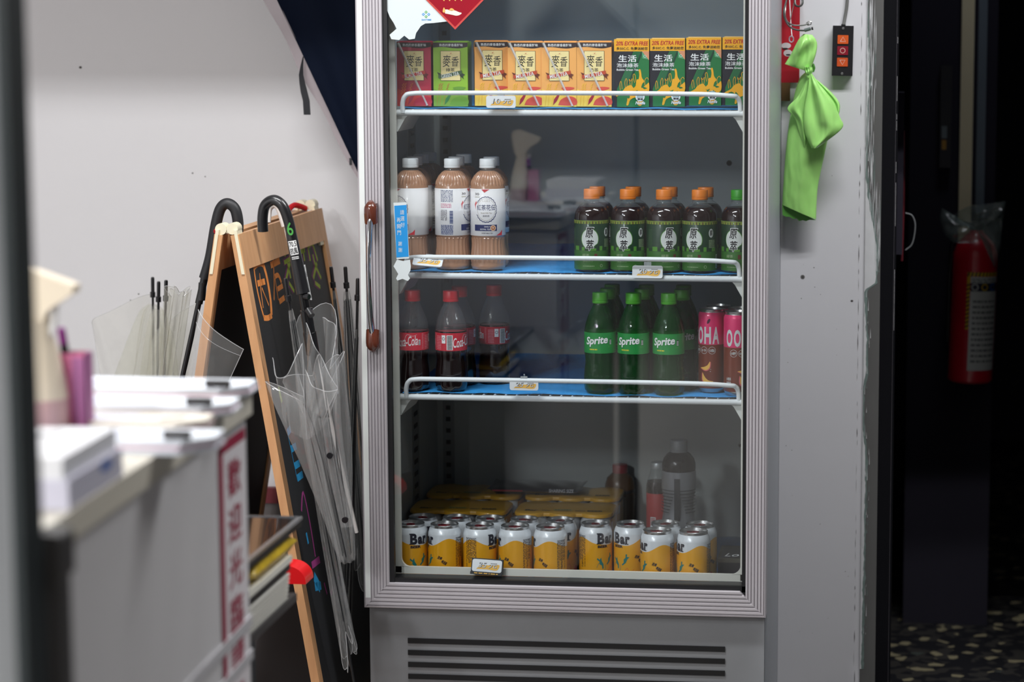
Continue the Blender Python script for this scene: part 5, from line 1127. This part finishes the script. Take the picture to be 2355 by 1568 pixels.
# ------------------------------------------------------------------ clear umbrellas
film = CLEAR('umbrella_film', (253, 253, 253), (240, 242, 242), .18, ior=1.5, rough=.10, trans=True, wrinkle=.5, wscale=22)
film2 = CLEAR('umbrella_film_cream', (253, 253, 250), (244, 243, 234), .16, ior=1.5, rough=.10, trans=True, wrinkle=.5, wscale=18)
hemm = CLEAR('umbrella_hem', (250, 250, 250), (236, 236, 238), .34, ior=1.5, rough=.1)
blackp = M('black_plastic', (22, 22, 25), .3, coat=.3); rodm = M('dark_rod', (44, 46, 50), .35, .5)
def axis(p0, p1):
    p0, p1 = Vector(p0), Vector(p1); ax = (p1 - p0).normalized(); s_ = ax.cross(Vector((0, 1, 0))).normalized(); return p0, p1, ax, s_, s_.cross(ax)
def canopy(t, p0, p1, rad, pleats, seed, mat, depth=.55, hem_wave=.05, twist=.6, name='canopy', open_side=0.0, ribs=True, kx=1.0, ky=1.0, off=(0, 0, 0)):
    """Loosely folded canopy from its free hem (p0) to the tip it is gathered at (p1)."""
    rnd = random.Random(seed); p0, p1, ax, sx, sy = axis(p0, p1); L = (p1 - p0).length; ph = [rnd.uniform(0, 6.28) for _ in range(6)]
    amp = [rnd.uniform(.6, 1.25) for _ in range(pleats)]; hw = [rnd.uniform(-1, 1) for _ in range(pleats)]
    def pt(i, j):
        a = 2 * math.pi * i; k = i * pleats; q = int(k) % pleats; q2 = (q + 1) % pleats; fr_ = k - int(k); sm = fr_ * fr_ * (3 - 2 * fr_)
        am = amp[q] * (1 - sm) + amp[q2] * sm; h = hw[q] * (1 - sm) + hw[q2] * sm
        lobe = .5 + .5 * math.cos(2 * math.pi * (k - .5))
        prof_ = rad(j); rr = prof_ * am * ((1 - depth) + depth * lobe) * (1 + .12 * math.sin(5 * j + ph[0] + 3 * a)) + .004
        rr *= 1 + open_side * (1 - j) ** 2 * max(0, math.cos(a - ph[5]))
        aa = a + twist * j + .25 * math.sin(4 * j + ph[1] + a)
        s_ = L * j + (1 - j) ** 3 * hem_wave * (h + .5 * (1 - lobe))
        return p0 + ax * s_ + sx * (rr * kx * math.cos(aa)) + sy * (rr * ky * math.sin(aa)) + Vector(off) * (1 - j)
    nu = pleats * 12; m = MB(); m.grid(pt, nu, 40, mat, wrap=True); m.build(name, t)
    m = MB(); hp = [pt(k / nu, 0) for k in range(nu)]; m.tube(hp + hp[:1], .0007, hemm, 5, cap=False); m.build('hem', t)
    if ribs:
        m = MB()
        for q in range(pleats): m.tube([pt((q + .02) / pleats, j) for j in (.04, .25, .5, .75, .97)], .0013, rodm, 5)
        m.build('rib_frame', t)
def umbrella(label, shaft, group='clear umbrellas left of the fridge'):
    return thing('clear_umbrella', label, 'umbrella', group=group)
cone = lambda r0, r1, p=1.0: (lambda j: r1 + (r0 - r1) * (1 - j) ** p)
def flap_part(t, Yq, top, bot, mat, bulge=.02, n=26):
    a_, b_ = arc([at(px, py, Yq + d) for px, py, d in top], 8), arc([at(px, py, Yq + d) for px, py, d in bot], 8)
    def on(q, i): k = min(int(i * (len(q) - 1)), len(q) - 2); f_ = i * (len(q) - 1) - k; return q[k] * (1 - f_) + q[k + 1] * f_
    g = lambda i, j: on(a_, i) * (1 - j) + on(b_, i) * j + Vector((0, -bulge * math.sin(math.pi * i) * (1 - .4 * j) + .004 * math.sin(14 * i + 5 * j), 0)) - t.location
    m = MB(); m.grid(g, n, 20, mat); m.tube([g(k / 25, 0) for k in range(26)] + [g(1, k / 12) for k in range(13)], .0006, hemm, 5); m.build('open_flap', t)
# the one with the black hook handle before the board
Yu = -.215; P = lambda px, py, dy=0: at(px, py, Yu + dy)
t = umbrella('clear umbrella hung by its glossy black hook handle over the front of the chalkboard', None)
hk = arc([P(605, 532, .010), P(604, 500, .008), P(610, 472, .006), P(630, 460, .003), P(650, 474), P(664, 510), P(672, 550), P(684, 610), P(697, 674)], 8)
m = MB(); m.tube(hk, [.0098] * (len(hk) - 20) + [.0098 + .0030 * k / 19 for k in range(20)], blackp, 20)
hf = Vector(P(673, 560)); ax = (P(697, 674) - P(664, 510)).normalized(); ux = ax.cross(Vector((0, 1, 0))).normalized(); ux = -ux if ux.x < 0 else ux
fh = flat(P(671, 530) + Vector((0, -.0125, 0)), ux, -ax)
m.text(fh, '6', (-.005, -.008, .006, .016), M('print_green', (70, 160, 66), .5), 1, .01)
m.ink(fh, [rect(-.0075, -.044, .0075, -.018)], white_p, 1); m.text(fh, '70.5', (-.0068, -.029, .0068, -.0195), black_p, 2, .02); m.text(fh, '抗風', (-.0068, -.0425, .0068, -.0305), black_p, 2, .02); m.ink(fh, lines(-.0065, -.052, .0065, -.046, 2, 3), white_p, 1)
m.build('handle', t)
sh0, sh1 = P(697, 674), P(800, 1290, .10); sl_ = (sh1 - sh0)
m = MB(); m.tube([sh0, sh0 + sl_ * .06, sh0 + sl_ * .061, sh0 + sl_ * .14, sh0 + sl_ * .141, sh0 + sl_ * .22, sh0 + sl_ * .221, sh1], [.0085, .0085, .011, .011, .0125, .0125, .0070, .0045], blackp, 14); m.lathe([(.006, -.005), (.006, .005)], blackp, 10, c=P(712, 714)); 
m.tube([P(700, 681, -.006), P(711, 683, -.010)], .0055, blackp, 10); m.tube([P(708, 712, -.004), P(717, 726, -.012)], .0062, blackp, 10); m.build('shaft', t)
canopy(t, sh0 + sl_ * .15, sh1, cone(.072, .014, .75), 7, 11, film, .62, .085, .5, open_side=.55)
# fastening strap with two black studs
m = MB(); sc = [P(743, 962, -.05), P(752, 1000, -.055), P(758, 1047, -.055), P(775, 1120, -.05), P(793, 1195, -.045), P(797, 1214, -.045)]; vs = []; cur = arc(sc, 5)
for p in cur: vs += [(p.x - .010, p.y, p.z), (p.x + .010, p.y + .003, p.z + .002)]
m.add(vs, [(2 * k, 2 * k + 1, 2 * k + 3, 2 * k + 2) for k in range(len(cur) - 1)], film)
for px, py in ((758, 1048), (793, 1196)): q = P(px, py, -.058); m.tube([q, q + Vector((0, .005, 0))], .0058, blackp, 16)
m.build('strap', t)
flap_part(t, -.30, [(702, 850, 0), (722, 884, 0), (748, 897, 0), (776, 897, 0)], [(704, 1012, .02), (716, 1006, .02), (740, 986, .02), (757, 962, .02)], film, .012)
flap_part(t, -.285, [(627, 822, 0), (642, 862, 0), (668, 856, 0), (694, 790, .02)], [(652, 960, .02), (668, 985, .02), (688, 1000, .02), (706, 1010, .02)], film, .02)
flap_part(t, -.265, [(704, 742, .02), (726, 790, 0), (750, 836, 0), (776, 893, -.02)], [(706, 930, .02), (716, 940, .02), (728, 950, .01), (746, 960, -.01)], film, .012)
flap_part(t, -.245, [(742, 730, 0), (758, 735, 0), (774, 750, 0), (770, 786, 0)], [(752, 880, 0), (762, 890, 0), (772, 900, 0), (778, 905, 0)], film, .010)
place(t, (sh1.x, sh1.y, sh1.z))
# hook handle behind the board's left leg
Yv = -.05; P = lambda px, py, dy=0: at(px, py, Yv + dy)
t = umbrella('clear umbrella with a matt black hook handle hung over the rear frame of the chalkboard', None)
hk = arc([P(547, 538), P(547, 508), P(540, 480), P(523, 468), P(507, 480), P(496, 520), P(484, 590), P(470, 640)], 8)
m = MB(); m.tube(hk, .0105, M('matt_black_plastic', (28, 28, 31), .5), 18); m.build('handle', t)
s0, s1 = P(470, 640), P(412, 900, .0); s1 = s0 + (s1 - s0) * 2.2; m = MB(); m.tube([s0, s0 + (s1 - s0) * .10, s0 + (s1 - s0) * .101, s1], [.0075, .0075, .0055, .004], blackp, 12); m.tube([P(466, 650), P(463, 690)], .008, blackp, 10); m.build('shaft', t)
canopy(t, s0 + (s1 - s0) * .06, s1, cone(.045, .010, .8), 6, 5, film2, .55, .02, .4, open_side=.1, off=(-.050, .03, 0), kx=.5, ribs=False)
# the flap that hangs open towards the right
m = MB(); fl = [P(456, 712, -.09), P(478, 735, -.11), P(510, 765, -.11), P(560, 803, -.11)]; fbm = [P(430, 880, -.09), P(458, 930, -.12), P(494, 930, -.125), P(520, 890, -.115)]
def flap(i, j):
    def bz(q, i):
        c_ = arc(q, 8); k = min(int(i * (len(c_) - 1)), len(c_) - 2); fr_ = i * (len(c_) - 1) - k; return c_[k] * (1 - fr_) + c_[k + 1] * fr_
    return bz(fl, i) * (1 - j) + bz(fbm, i) * j + Vector((0, -.02 * math.sin(math.pi * i) * (1 - .5 * j), 0))
m.grid(flap, 26, 14, film); m.tube([flap(k / 25, 0) for k in range(26)] + [flap(1, j / 13) for j in range(14)], .0008, hemm, 5); m.tube([flap(k / 25, .17) for k in range(26)], .0006, hemm, 4); m.build('open_flap', t)
place(t, s1)
# umbrellas standing with their tips up
def tip_up(label, px, py, px2, py2, Y, r1, pleats, seed, mat, start=.07, length=.80, pw=1.0, op=0.0, ribs=True, cone_p=1.0, twist=.5, kx=1.0, ky=1.0, off=(0, 0, 0)):
    t = umbrella(label, None); p0 = at(px, py, Y); p1 = at(px2, py2, Y + .02); ax = (p1 - p0).normalized(); p1 = p0 + ax * length
    m = MB(); m.tube([p0, p0 + ax * .003, p0 + ax * .032, p0 + ax * .033, p0 + ax * .044, p0 + ax * .045, p1], [.0030, .0040, .0040, .0060, .0060, .0028, .0028], blackp, 12); m.build('shaft', t)
    canopy(t, p1 - ax * (length * .08), p0 + ax * start, cone(r1, .008, cone_p), pleats, seed, mat, .5, .06, twist, open_side=op, ribs=ribs, kx=kx, ky=ky, off=off)
    place(t, p1); return t
t_left = tip_up('clear umbrella by the white wall, tip up, leftmost of the three there', 351, 637, 353, 860, .50, .105, 6, 21, film2, .06, .62, op=.55, ribs=False, cone_p=.45, ky=.32, off=(-.045, 0, 0))
flap_part(t_left, .44, [(346, 676, .03), (318, 684, .01), (262, 712, 0), (226, 728, 0), (210, 742, 0)], [(350, 940, .03), (330, 948, .01), (290, 952, 0), (262, 950, 0), (248, 948, 0)], film2)
tip_up('clear umbrella by the white wall, tip up, middle of the three there', 365, 647, 362, 860, .39, .055, 6, 22, film2, .06, .62, ribs=False, cone_p=.5, ky=.5)
t_near = tip_up('clear umbrella by the white wall, tip up, nearest the chalkboard', 382, 644, 378, 860, .28, .065, 6, 23, film2, .10, .60, op=.2, ribs=False, cone_p=.5, ky=.5)
flap_part(t_near, .24, [(384, 800, 0), (390, 752, 0), (412, 722, 0), (440, 704, 0), (458, 694, 0)], [(384, 950, 0), (396, 952, 0), (412, 954, 0), (424, 954, 0), (436, 950, 0)], film2)
tip_up('clear umbrella with its black tip up just right of the chalkboard', 761, 613, 783, 800, .32, .048, 6, 31, film, .05, .70, op=.2, ribs=True, cone_p=.5, kx=.2, ky=.7)
tip_up('clear umbrella with its black tip up, second from the fridge edge', 794, 613, 806, 800, .20, .042, 6, 32, film, .05, .70, ribs=True, cone_p=.55, kx=.5, ky=.9)
tip_up('clear umbrella with its black tip up, touching the fridge edge', 823, 640, 818, 900, .08, .032, 6, 33, film, .10, .80, ribs=True, cone_p=.6, kx=.2, off=(-.014, 0, 0))
t = tip_up('folded umbrella with dark ribs leaning on the chalkboard behind the black hook handle', 656, 640, 700, 900, -.145, .045, 8, 41, film, .06, .80, ribs=True, cone_p=.55, kx=.24)
# white handle seen through the hook, with its crumpled tape
Yw = -.02; P = lambda px, py, dy=0: at(px, py, Yw + dy)
t = umbrella('white-handled umbrella behind the black hook, with crumpled clear tape on it', None)
hk = arc([P(614, 510), P(617, 482), P(624, 472), P(634, 470), P(644, 482), P(656, 520)], 8); m = MB(); m.tube(hk, .0075, M('white_plastic', (232, 226, 222), .35), 14); m.build('handle', t)
e0, e1 = P(656, 520), P(712, 760, .03); m = MB(); m.tube([e0, e0 + (e1 - e0) * 3.0], .004, M('white_plastic', (232, 226, 222), .35), 10); m.build('shaft', t)
m = MB(); puff(m, W(Yw - .10, (690, 612), (702, 608), (708, 640), (718, 690), (700, 688), (694, 660), (686, 640)), Yw - .10, .010, CLEAR('tape_film', (240, 240, 240), (226, 228, 228), .55, ior=1.5, wrinkle=1, wscale=80), 4, crease=1.4); m.build('tape', t)

# ------------------------------------------------------------------ the counter in the foreground
CZ = 1.016; whc = M('counter_white', (214, 212, 214), .45, var=.015, scale=4); edgec = M('counter_edge_cream', (216, 210, 196), .4)
XR, YN, YFc = -.186, -2.36, -1.44
t = thing('sales_counter', 'white counter with a cream rounded edge and a red lettered strip at its far corner', 'counter', (-.5, -1.9, 0)); org = Vector((-.5, -1.9, 0))
def cb_(m, x0, x1, y0, y1, z0, z1, mat): m.box(x0 - org.x, x1 - org.x, y0 - org.y, y1 - org.y, z0, z1, mat)
m = MB(); cb_(m, -1.2, XR, YN + .02, YFc, .06, CZ - .03, whc); cb_(m, XR, XR + .004, YN + .02, YFc, .70, .715, M('counter_rail_grey', (196, 194, 198), .4)); cb_(m, XR, XR + .004, YN + .02, YFc, .655, .668, MATS['counter_rail_grey']); m.build('carcass', t)
m = MB(); cb_(m, -1.2, XR + .008, YN, YFc + .006, CZ - .03, CZ, edgec); m.build('worktop', t)
m = MB(); sred = M('strip_crimson', (158, 26, 64), .45); f = flat((XR - org.x + .0005, 0, 0), (0, 1, 0), (0, 0, 1)); ya_, yb_ = YFc - org.y - .155, YFc - org.y - .010
m.ink(f, [rect(ya_, .52, yb_, CZ - .045)], M('strip_white', (232, 226, 230), .45), 2); m.ink(f, [rect(ya_, .52, ya_ + .022, CZ - .045), rect(ya_, CZ - .060, yb_, CZ - .045)], sred, 4)
for k, ch in enumerate('歡迎光臨請慢走'): z = CZ - .10 - .060 * k; m.text(f, ch, (ya_ + .045, z - .024, yb_ - .03, z + .024), sred, 4, .03)
m.build('lettered_strip', t)
m = MB(); cb_(m, -1.15, XR - .04, YN + .06, YFc - .04, 0, .06, gask); m.build('plinth', t)
pv = Vector((XR, YN, 0)); an = R(2.3)                    # turned a little away from the camera about its near corner
t.rotation_euler.z = an; dv = org - pv; t.location = pv + Vector((dv.x * math.cos(an) - dv.y * math.sin(an), dv.x * math.sin(an) + dv.y * math.cos(an), 0))
# pads of white slips along the edge
pw_ = M('paper_white', (222, 226, 234), .55); pc_ = M('paper_cream', (224, 216, 204), .55); pinkl = M('paper_pink_edge', (222, 186, 198), .55); mark = M('pen_mark', (60, 58, 70), .6)
for (tip, yc, wd, tip2, mat, lb) in (((588, 885), -1.475, .11, 0, pw_, 'stack of white slips at the far end of the counter'), ((533, 935), -1.625, .10, 0, pw_, 'second stack of white slips from the far end of the counter'),
                                     ((470, 975), -1.75, .09, 0, pc_, 'cream stack of slips between the white stacks'), ((493, 1010), -1.865, .10, 0, pw_, 'stack of white slips jutting out nearest the camera')):
    xt = atz(tip[0], tip[1], CZ + .012).x; t = thing('paper_pad', lb, 'paper stack', (-.40, yc, CZ + .0005), 0, 'paper stacks on the counter'); L = xt + .40
    m = MB(); rr_ = random.Random(int(-yc * 1000))
    for k in range(5):
        d = rr_.uniform(-.004, .004); m.prism([(-.12, -wd / 2), (L - .03 + d, -wd / 2 + .004 * k * .3), (L + d, -wd * .1), (L - .004 + d, wd * .42), (-.12, wd / 2)], .0030 * k, .0030 * k + .0029, pinkl if k == 2 else mat, lambda u, v, h: (u, v, h))
    f = flat((0, 0, .0151), (1, 0, 0), (0, 1, 0)); m.ink(f, [rect(-.05, -wd * .3, L - .09, wd * .3)], M('print_faint', (206, 208, 220), .6), 1); m.ink(f, stroke([(L - .055, -wd * .2), (L - .03, wd * .05)], .006), mark, 2); m.build('paper_sheets', t)
    if mat is pw_: m = MB(); m.tube([(L - .050, -wd * .30, .0204), (L - .035, -wd * .36, .0215), (L - .02, -wd * .30, .0204)], .005, M('black_clip', (40, 38, 40), .4), 10); m.build('clip', t)
# pink box with a marker pen standing in it
p = atz(168, 1000, CZ + .001); Yp = p.y; a, b = at(138, 998, Yp), at(196, 815, Yp); bd = .013
t = thing('pen_box', 'tall pink box on the counter holding a marker pen', 'box', ((a.x + b.x) / 2, Yp + bd, CZ + .0005)); w2, hh = (b.x - a.x) / 2, b.z - CZ
m = MB(); pk_ = M('pink_card', (214, 118, 158), .5); vi = M('violet_card', (168, 100, 150), .5)
m.box(-w2, w2, -bd, -bd + .002, 0, hh, pk_); m.box(-w2, -w2 + .002, -bd, bd, 0, hh, pk_); m.box(w2 - .002, w2, -bd, bd, 0, hh, vi); m.box(-w2, w2, bd - .002, bd, 0, hh, pk_); m.box(-w2, w2, -bd, bd, 0, .002, pk_); m.ink(FRONT(-bd), [rect(0, .012, w2 * .9, hh - .004)], vi, 1); m.build('card_box', t)
ma, mb_ = at(152, 825, Yp + bd), at(140, 752, Yp + bd); t = thing('marker_pen', 'marker pen with a purple end standing in the pink box', 'pen', ma - (mb_ - ma) * 1.2)
d = mb_ - (ma - (mb_ - ma) * 1.2); m = MB(); m.tube([(0, 0, 0), d * .75], .0050, gask, 14); m.build('barrel', t); m = MB(); m.tube([d * .75, d * .76, d * .97, d], [.0046, .0050, .0046, .002], M('purple_plastic', (150, 20, 150), .35), 14); m.build('cap', t)
# cream spray bottle
p = atz(100, 1010, CZ + .001); Ys = p.y + .02; t = thing('spray_bottle', 'cream spray bottle with a pinkish lower half at the end of the counter', 'spray bottle', (at(92, 900, Ys).x, Ys, CZ + .0005)); zt2 = lambda py: at(92, py, Ys).z - CZ
crm = M('cream_plastic', (236, 222, 200), .4); m = MB(); pinkq = M('pink_liquid', (206, 168, 168), .3)
m.lathe([(.030, 0, pinkq), (.033, .004, pinkq), (.033, zt2(925), pinkq), (.033, zt2(915), crm), (.030, zt2(870), crm), (.022, zt2(800), crm), (.017, zt2(770), crm), (.016, zt2(735), crm)], crm, 32); m.build('bottle_body', t)
m = MB(); sx = lambda px: at(px, 700, Ys).x - at(92, 700, Ys).x
m.prism([(sx(40), zt2(640)), (sx(52), zt2(620)), (sx(70), zt2(614)), (sx(110), zt2(628)), (sx(160), zt2(646)), (sx(184), zt2(655)), (sx(182), zt2(672)), (sx(150), zt2(692)), (sx(120), zt2(715)), (sx(112), zt2(740)), (sx(60), zt2(745)), (sx(48), zt2(700))], -.014, .014, crm, lambda u, v, h: (u, h, v)); m.build('spray_head', t)
m = MB(); m.prism([(sx(128), zt2(715)), (sx(138), zt2(705)), (sx(132), zt2(760)), (sx(120), zt2(780)), (sx(118), zt2(770))], -.006, .006, M('trigger_white', (226, 224, 222), .4), lambda u, v, h: (u, h, v)); m.build('trigger', t)
# white packet tub at the near edge
q = atz(160, 1185, CZ); t = thing('napkin_packet', 'white and lilac packet with a blue mark lying on the counter edge', 'packet', (-.262, -2.13, CZ + .0005), R(2))
m = MB(); lil = M('packet_lilac', (214, 212, 228), .4)
m.box(-.075, .072, -.10, .09, 0, .030, lil); m.box(-.073, .066, -.098, .088, .030, .052, M('packet_white', (236, 236, 240), .4)); f = flat((.0722, 0, 0), (0, 1, 0), (0, 0, 1)); m.ink(f, [ell(.03, .022, .022, .006)], M('packet_blue', (90, 120, 190), .4), 1); m.ink(flat((0, 0, .0522), (1, 0, 0), (0, 1, 0)), stroke([(-.02, .02), (.02, .05)], .01), mark, 1); m.build('packet_body', t)
# steel post in the near foreground and the grey bracket below it
a, b = at(4, 700, -2.47), at(64, 700, -2.47); st_ = M('brushed_post', (122, 124, 126), .45, .1, var=.3, scale=3, stretch=(14, 14, .8)); m = MB(); m.box(a.x - .03, b.x - .004, -2.50, -2.455, 0, 2.8, st_); m.box(b.x - .009, b.x + .0003, -2.503, -2.452, 0, 2.8, M('post_rubber', (36, 44, 46), .5)); struct(m, 'trim_5')
a, b = at(68, 1226, -2.435), at(140, 1226, -2.435); t = thing('corner_bracket', 'dark grey metal leg bracket under the near corner of the counter', 'bracket', ((a.x + b.x) / 2, -2.42, 0)); w2 = (b.x - a.x) / 2; zt3 = a.z; dg = M('dark_grey_metal', (72, 70, 70), .5, .3)
m = MB(); m.box(-w2 * .9, w2 * .8, -.015, .015, 0, zt3 - .02, dg); m.build('leg', t); m = MB(); m.prism(rrect(-w2, zt3 - .045, w2, zt3, .006), -.02, .02, dg, FRONT(0)); m.build('collar', t)

# ------------------------------------------------------------------ low black display case behind the counter, and what lies round it
ZC = .74; c1 = atz(690, 1190, ZC); c2 = atz(585, 1312, ZC); t = thing('display_case', 'low case with a glossy black top and silver edges behind the counter', 'display case', (c1.x - .2, c1.y - .18, 0)); o_ = Vector((c1.x - .2, c1.y - .18, 0))
gb = M('glossy_black_top', (12, 14, 18), .10, coat=.2); sv = M('silver_edge', (180, 184, 190), .25, .9); x1 = .2; y1 = .18; y0 = c2.y - o_.y - .14; x0 = -.34
m = MB(); m.box(x0, x1, y0, y1, ZC - .010, ZC, gb); m.build('case_top', t)
m = MB(); m.box(x1 - .004, x1 + .003, y0, y1 + .003, ZC - .003, ZC + .0015, sv); m.box(x0, x1, y1, y1 + .003, ZC - .003, ZC + .0015, sv); m.box(x1 - .002, x1 + .002, y0, y1, ZC - .013, ZC - .0031, gask); m.build('edge_strip', t)
m = MB(); m.box(x0, x1 - .075, y0, y1, .06, ZC - .014, M('case_black', (26, 28, 32), .4)); m.box(x1 - .075, x1 - .002, y0 + .02, y1 - .02, at(650, 1372, c1.y - .05).z - .0125, at(650, 1372, c1.y - .05).z - .0005, M('case_shelf', (58, 56, 56), .5)); m.box(x0 + .03, x1 - .1, y0 + .03, y1 - .03, 0, .06, gask); m.build('case_body', t)
zl_ = lambda py: at(650, py, o_.y + y1 - .05).z
SZ = zl_(1372); xs = o_.x + x1 - .036; ysd = o_.y + .02
t = thing('plastic_tray', 'stack of white ribbed plastic trays on the side shelf of the black case', 'tray stack', (xs, ysd, SZ)); m = MB(); th_ = zl_(1309) - SZ
for k in range(7): m.box(-.034 - .0004 * k, .030 + .0006 * k, -.15, .10, th_ * k / 7, th_ * k / 7 + .0030, M('tray_white', (222, 220, 212), .4))
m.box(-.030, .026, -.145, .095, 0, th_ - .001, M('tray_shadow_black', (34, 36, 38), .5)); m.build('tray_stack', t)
t = thing('black_box', 'flat black box with a white lid strip on top of the white trays', 'box', (xs, ysd, SZ + th_ + .0005)); m = MB(); h1, h2 = zl_(1292) - zl_(1309), zl_(1276) - zl_(1309); m.box(-.034, .032, -.13, .11, 0, h1, gask); m.box(-.034, .034, -.13, .115, h1 + .0001, h2 - .001, M('lid_white', (226, 224, 214), .5)); m.build('box_body', t)
zy = SZ + th_ + .0005 + h2; hy2 = (ZC - .0155 - zy) / 2
t = thing('yellow_packet', 'yellow and brown snack packet under the glossy top of the black case', 'packet', (xs + .002, ysd + .02, zy)); m = MB(); ye = M('packet_yellow', (206, 160, 30), .35, var=.35, scale=40)
for sg in (1, -1): m.grid(lambda i, j: ((i - .5) * .068, (j - .5) * .24, hy2 + sg * hy2 * .98 * (max(0, 1 - (2 * i - 1) ** 4) * max(0, 1 - (2 * j - 1) ** 6)) ** .5), 16, 20, ye)
m.build('packet_body', t)
# red stool whose rounded seat end shows before the board's leg
a, b = at(632, 1336, -.40), at(712, 1336, -.40); zs = at(660, 1293, -.40).z; t = thing('plastic_step', 'narrow bright red plastic step with a rounded end before the chalkboard leg', 'step', (b.x - .15, -.40, 0)); rdp = M('red_plastic', (222, 20, 26), .35, coat=.2)
zb_ = at(660, 1334, -.40).z; m = MB(); hs = zs - zb_; P = [(-.15, 0), (.15, 0)] + [(.15 - .035 + .035 * math.cos(R(a_)), hs - .030 + .030 * math.sin(R(a_))) for a_ in range(0, 91, 10)] + [(-.15, hs)]
m.prism([(x, z + zb_) for x, z in P], -.028, .028, rdp, FRONT(0)); m.build('tread', t)
for x in (-.13, .03): m = MB(); m.tube([(x, 0, zb_ + .002), (x, .01, 0)], [.016, .013], rdp, 12); m.build('leg', t)
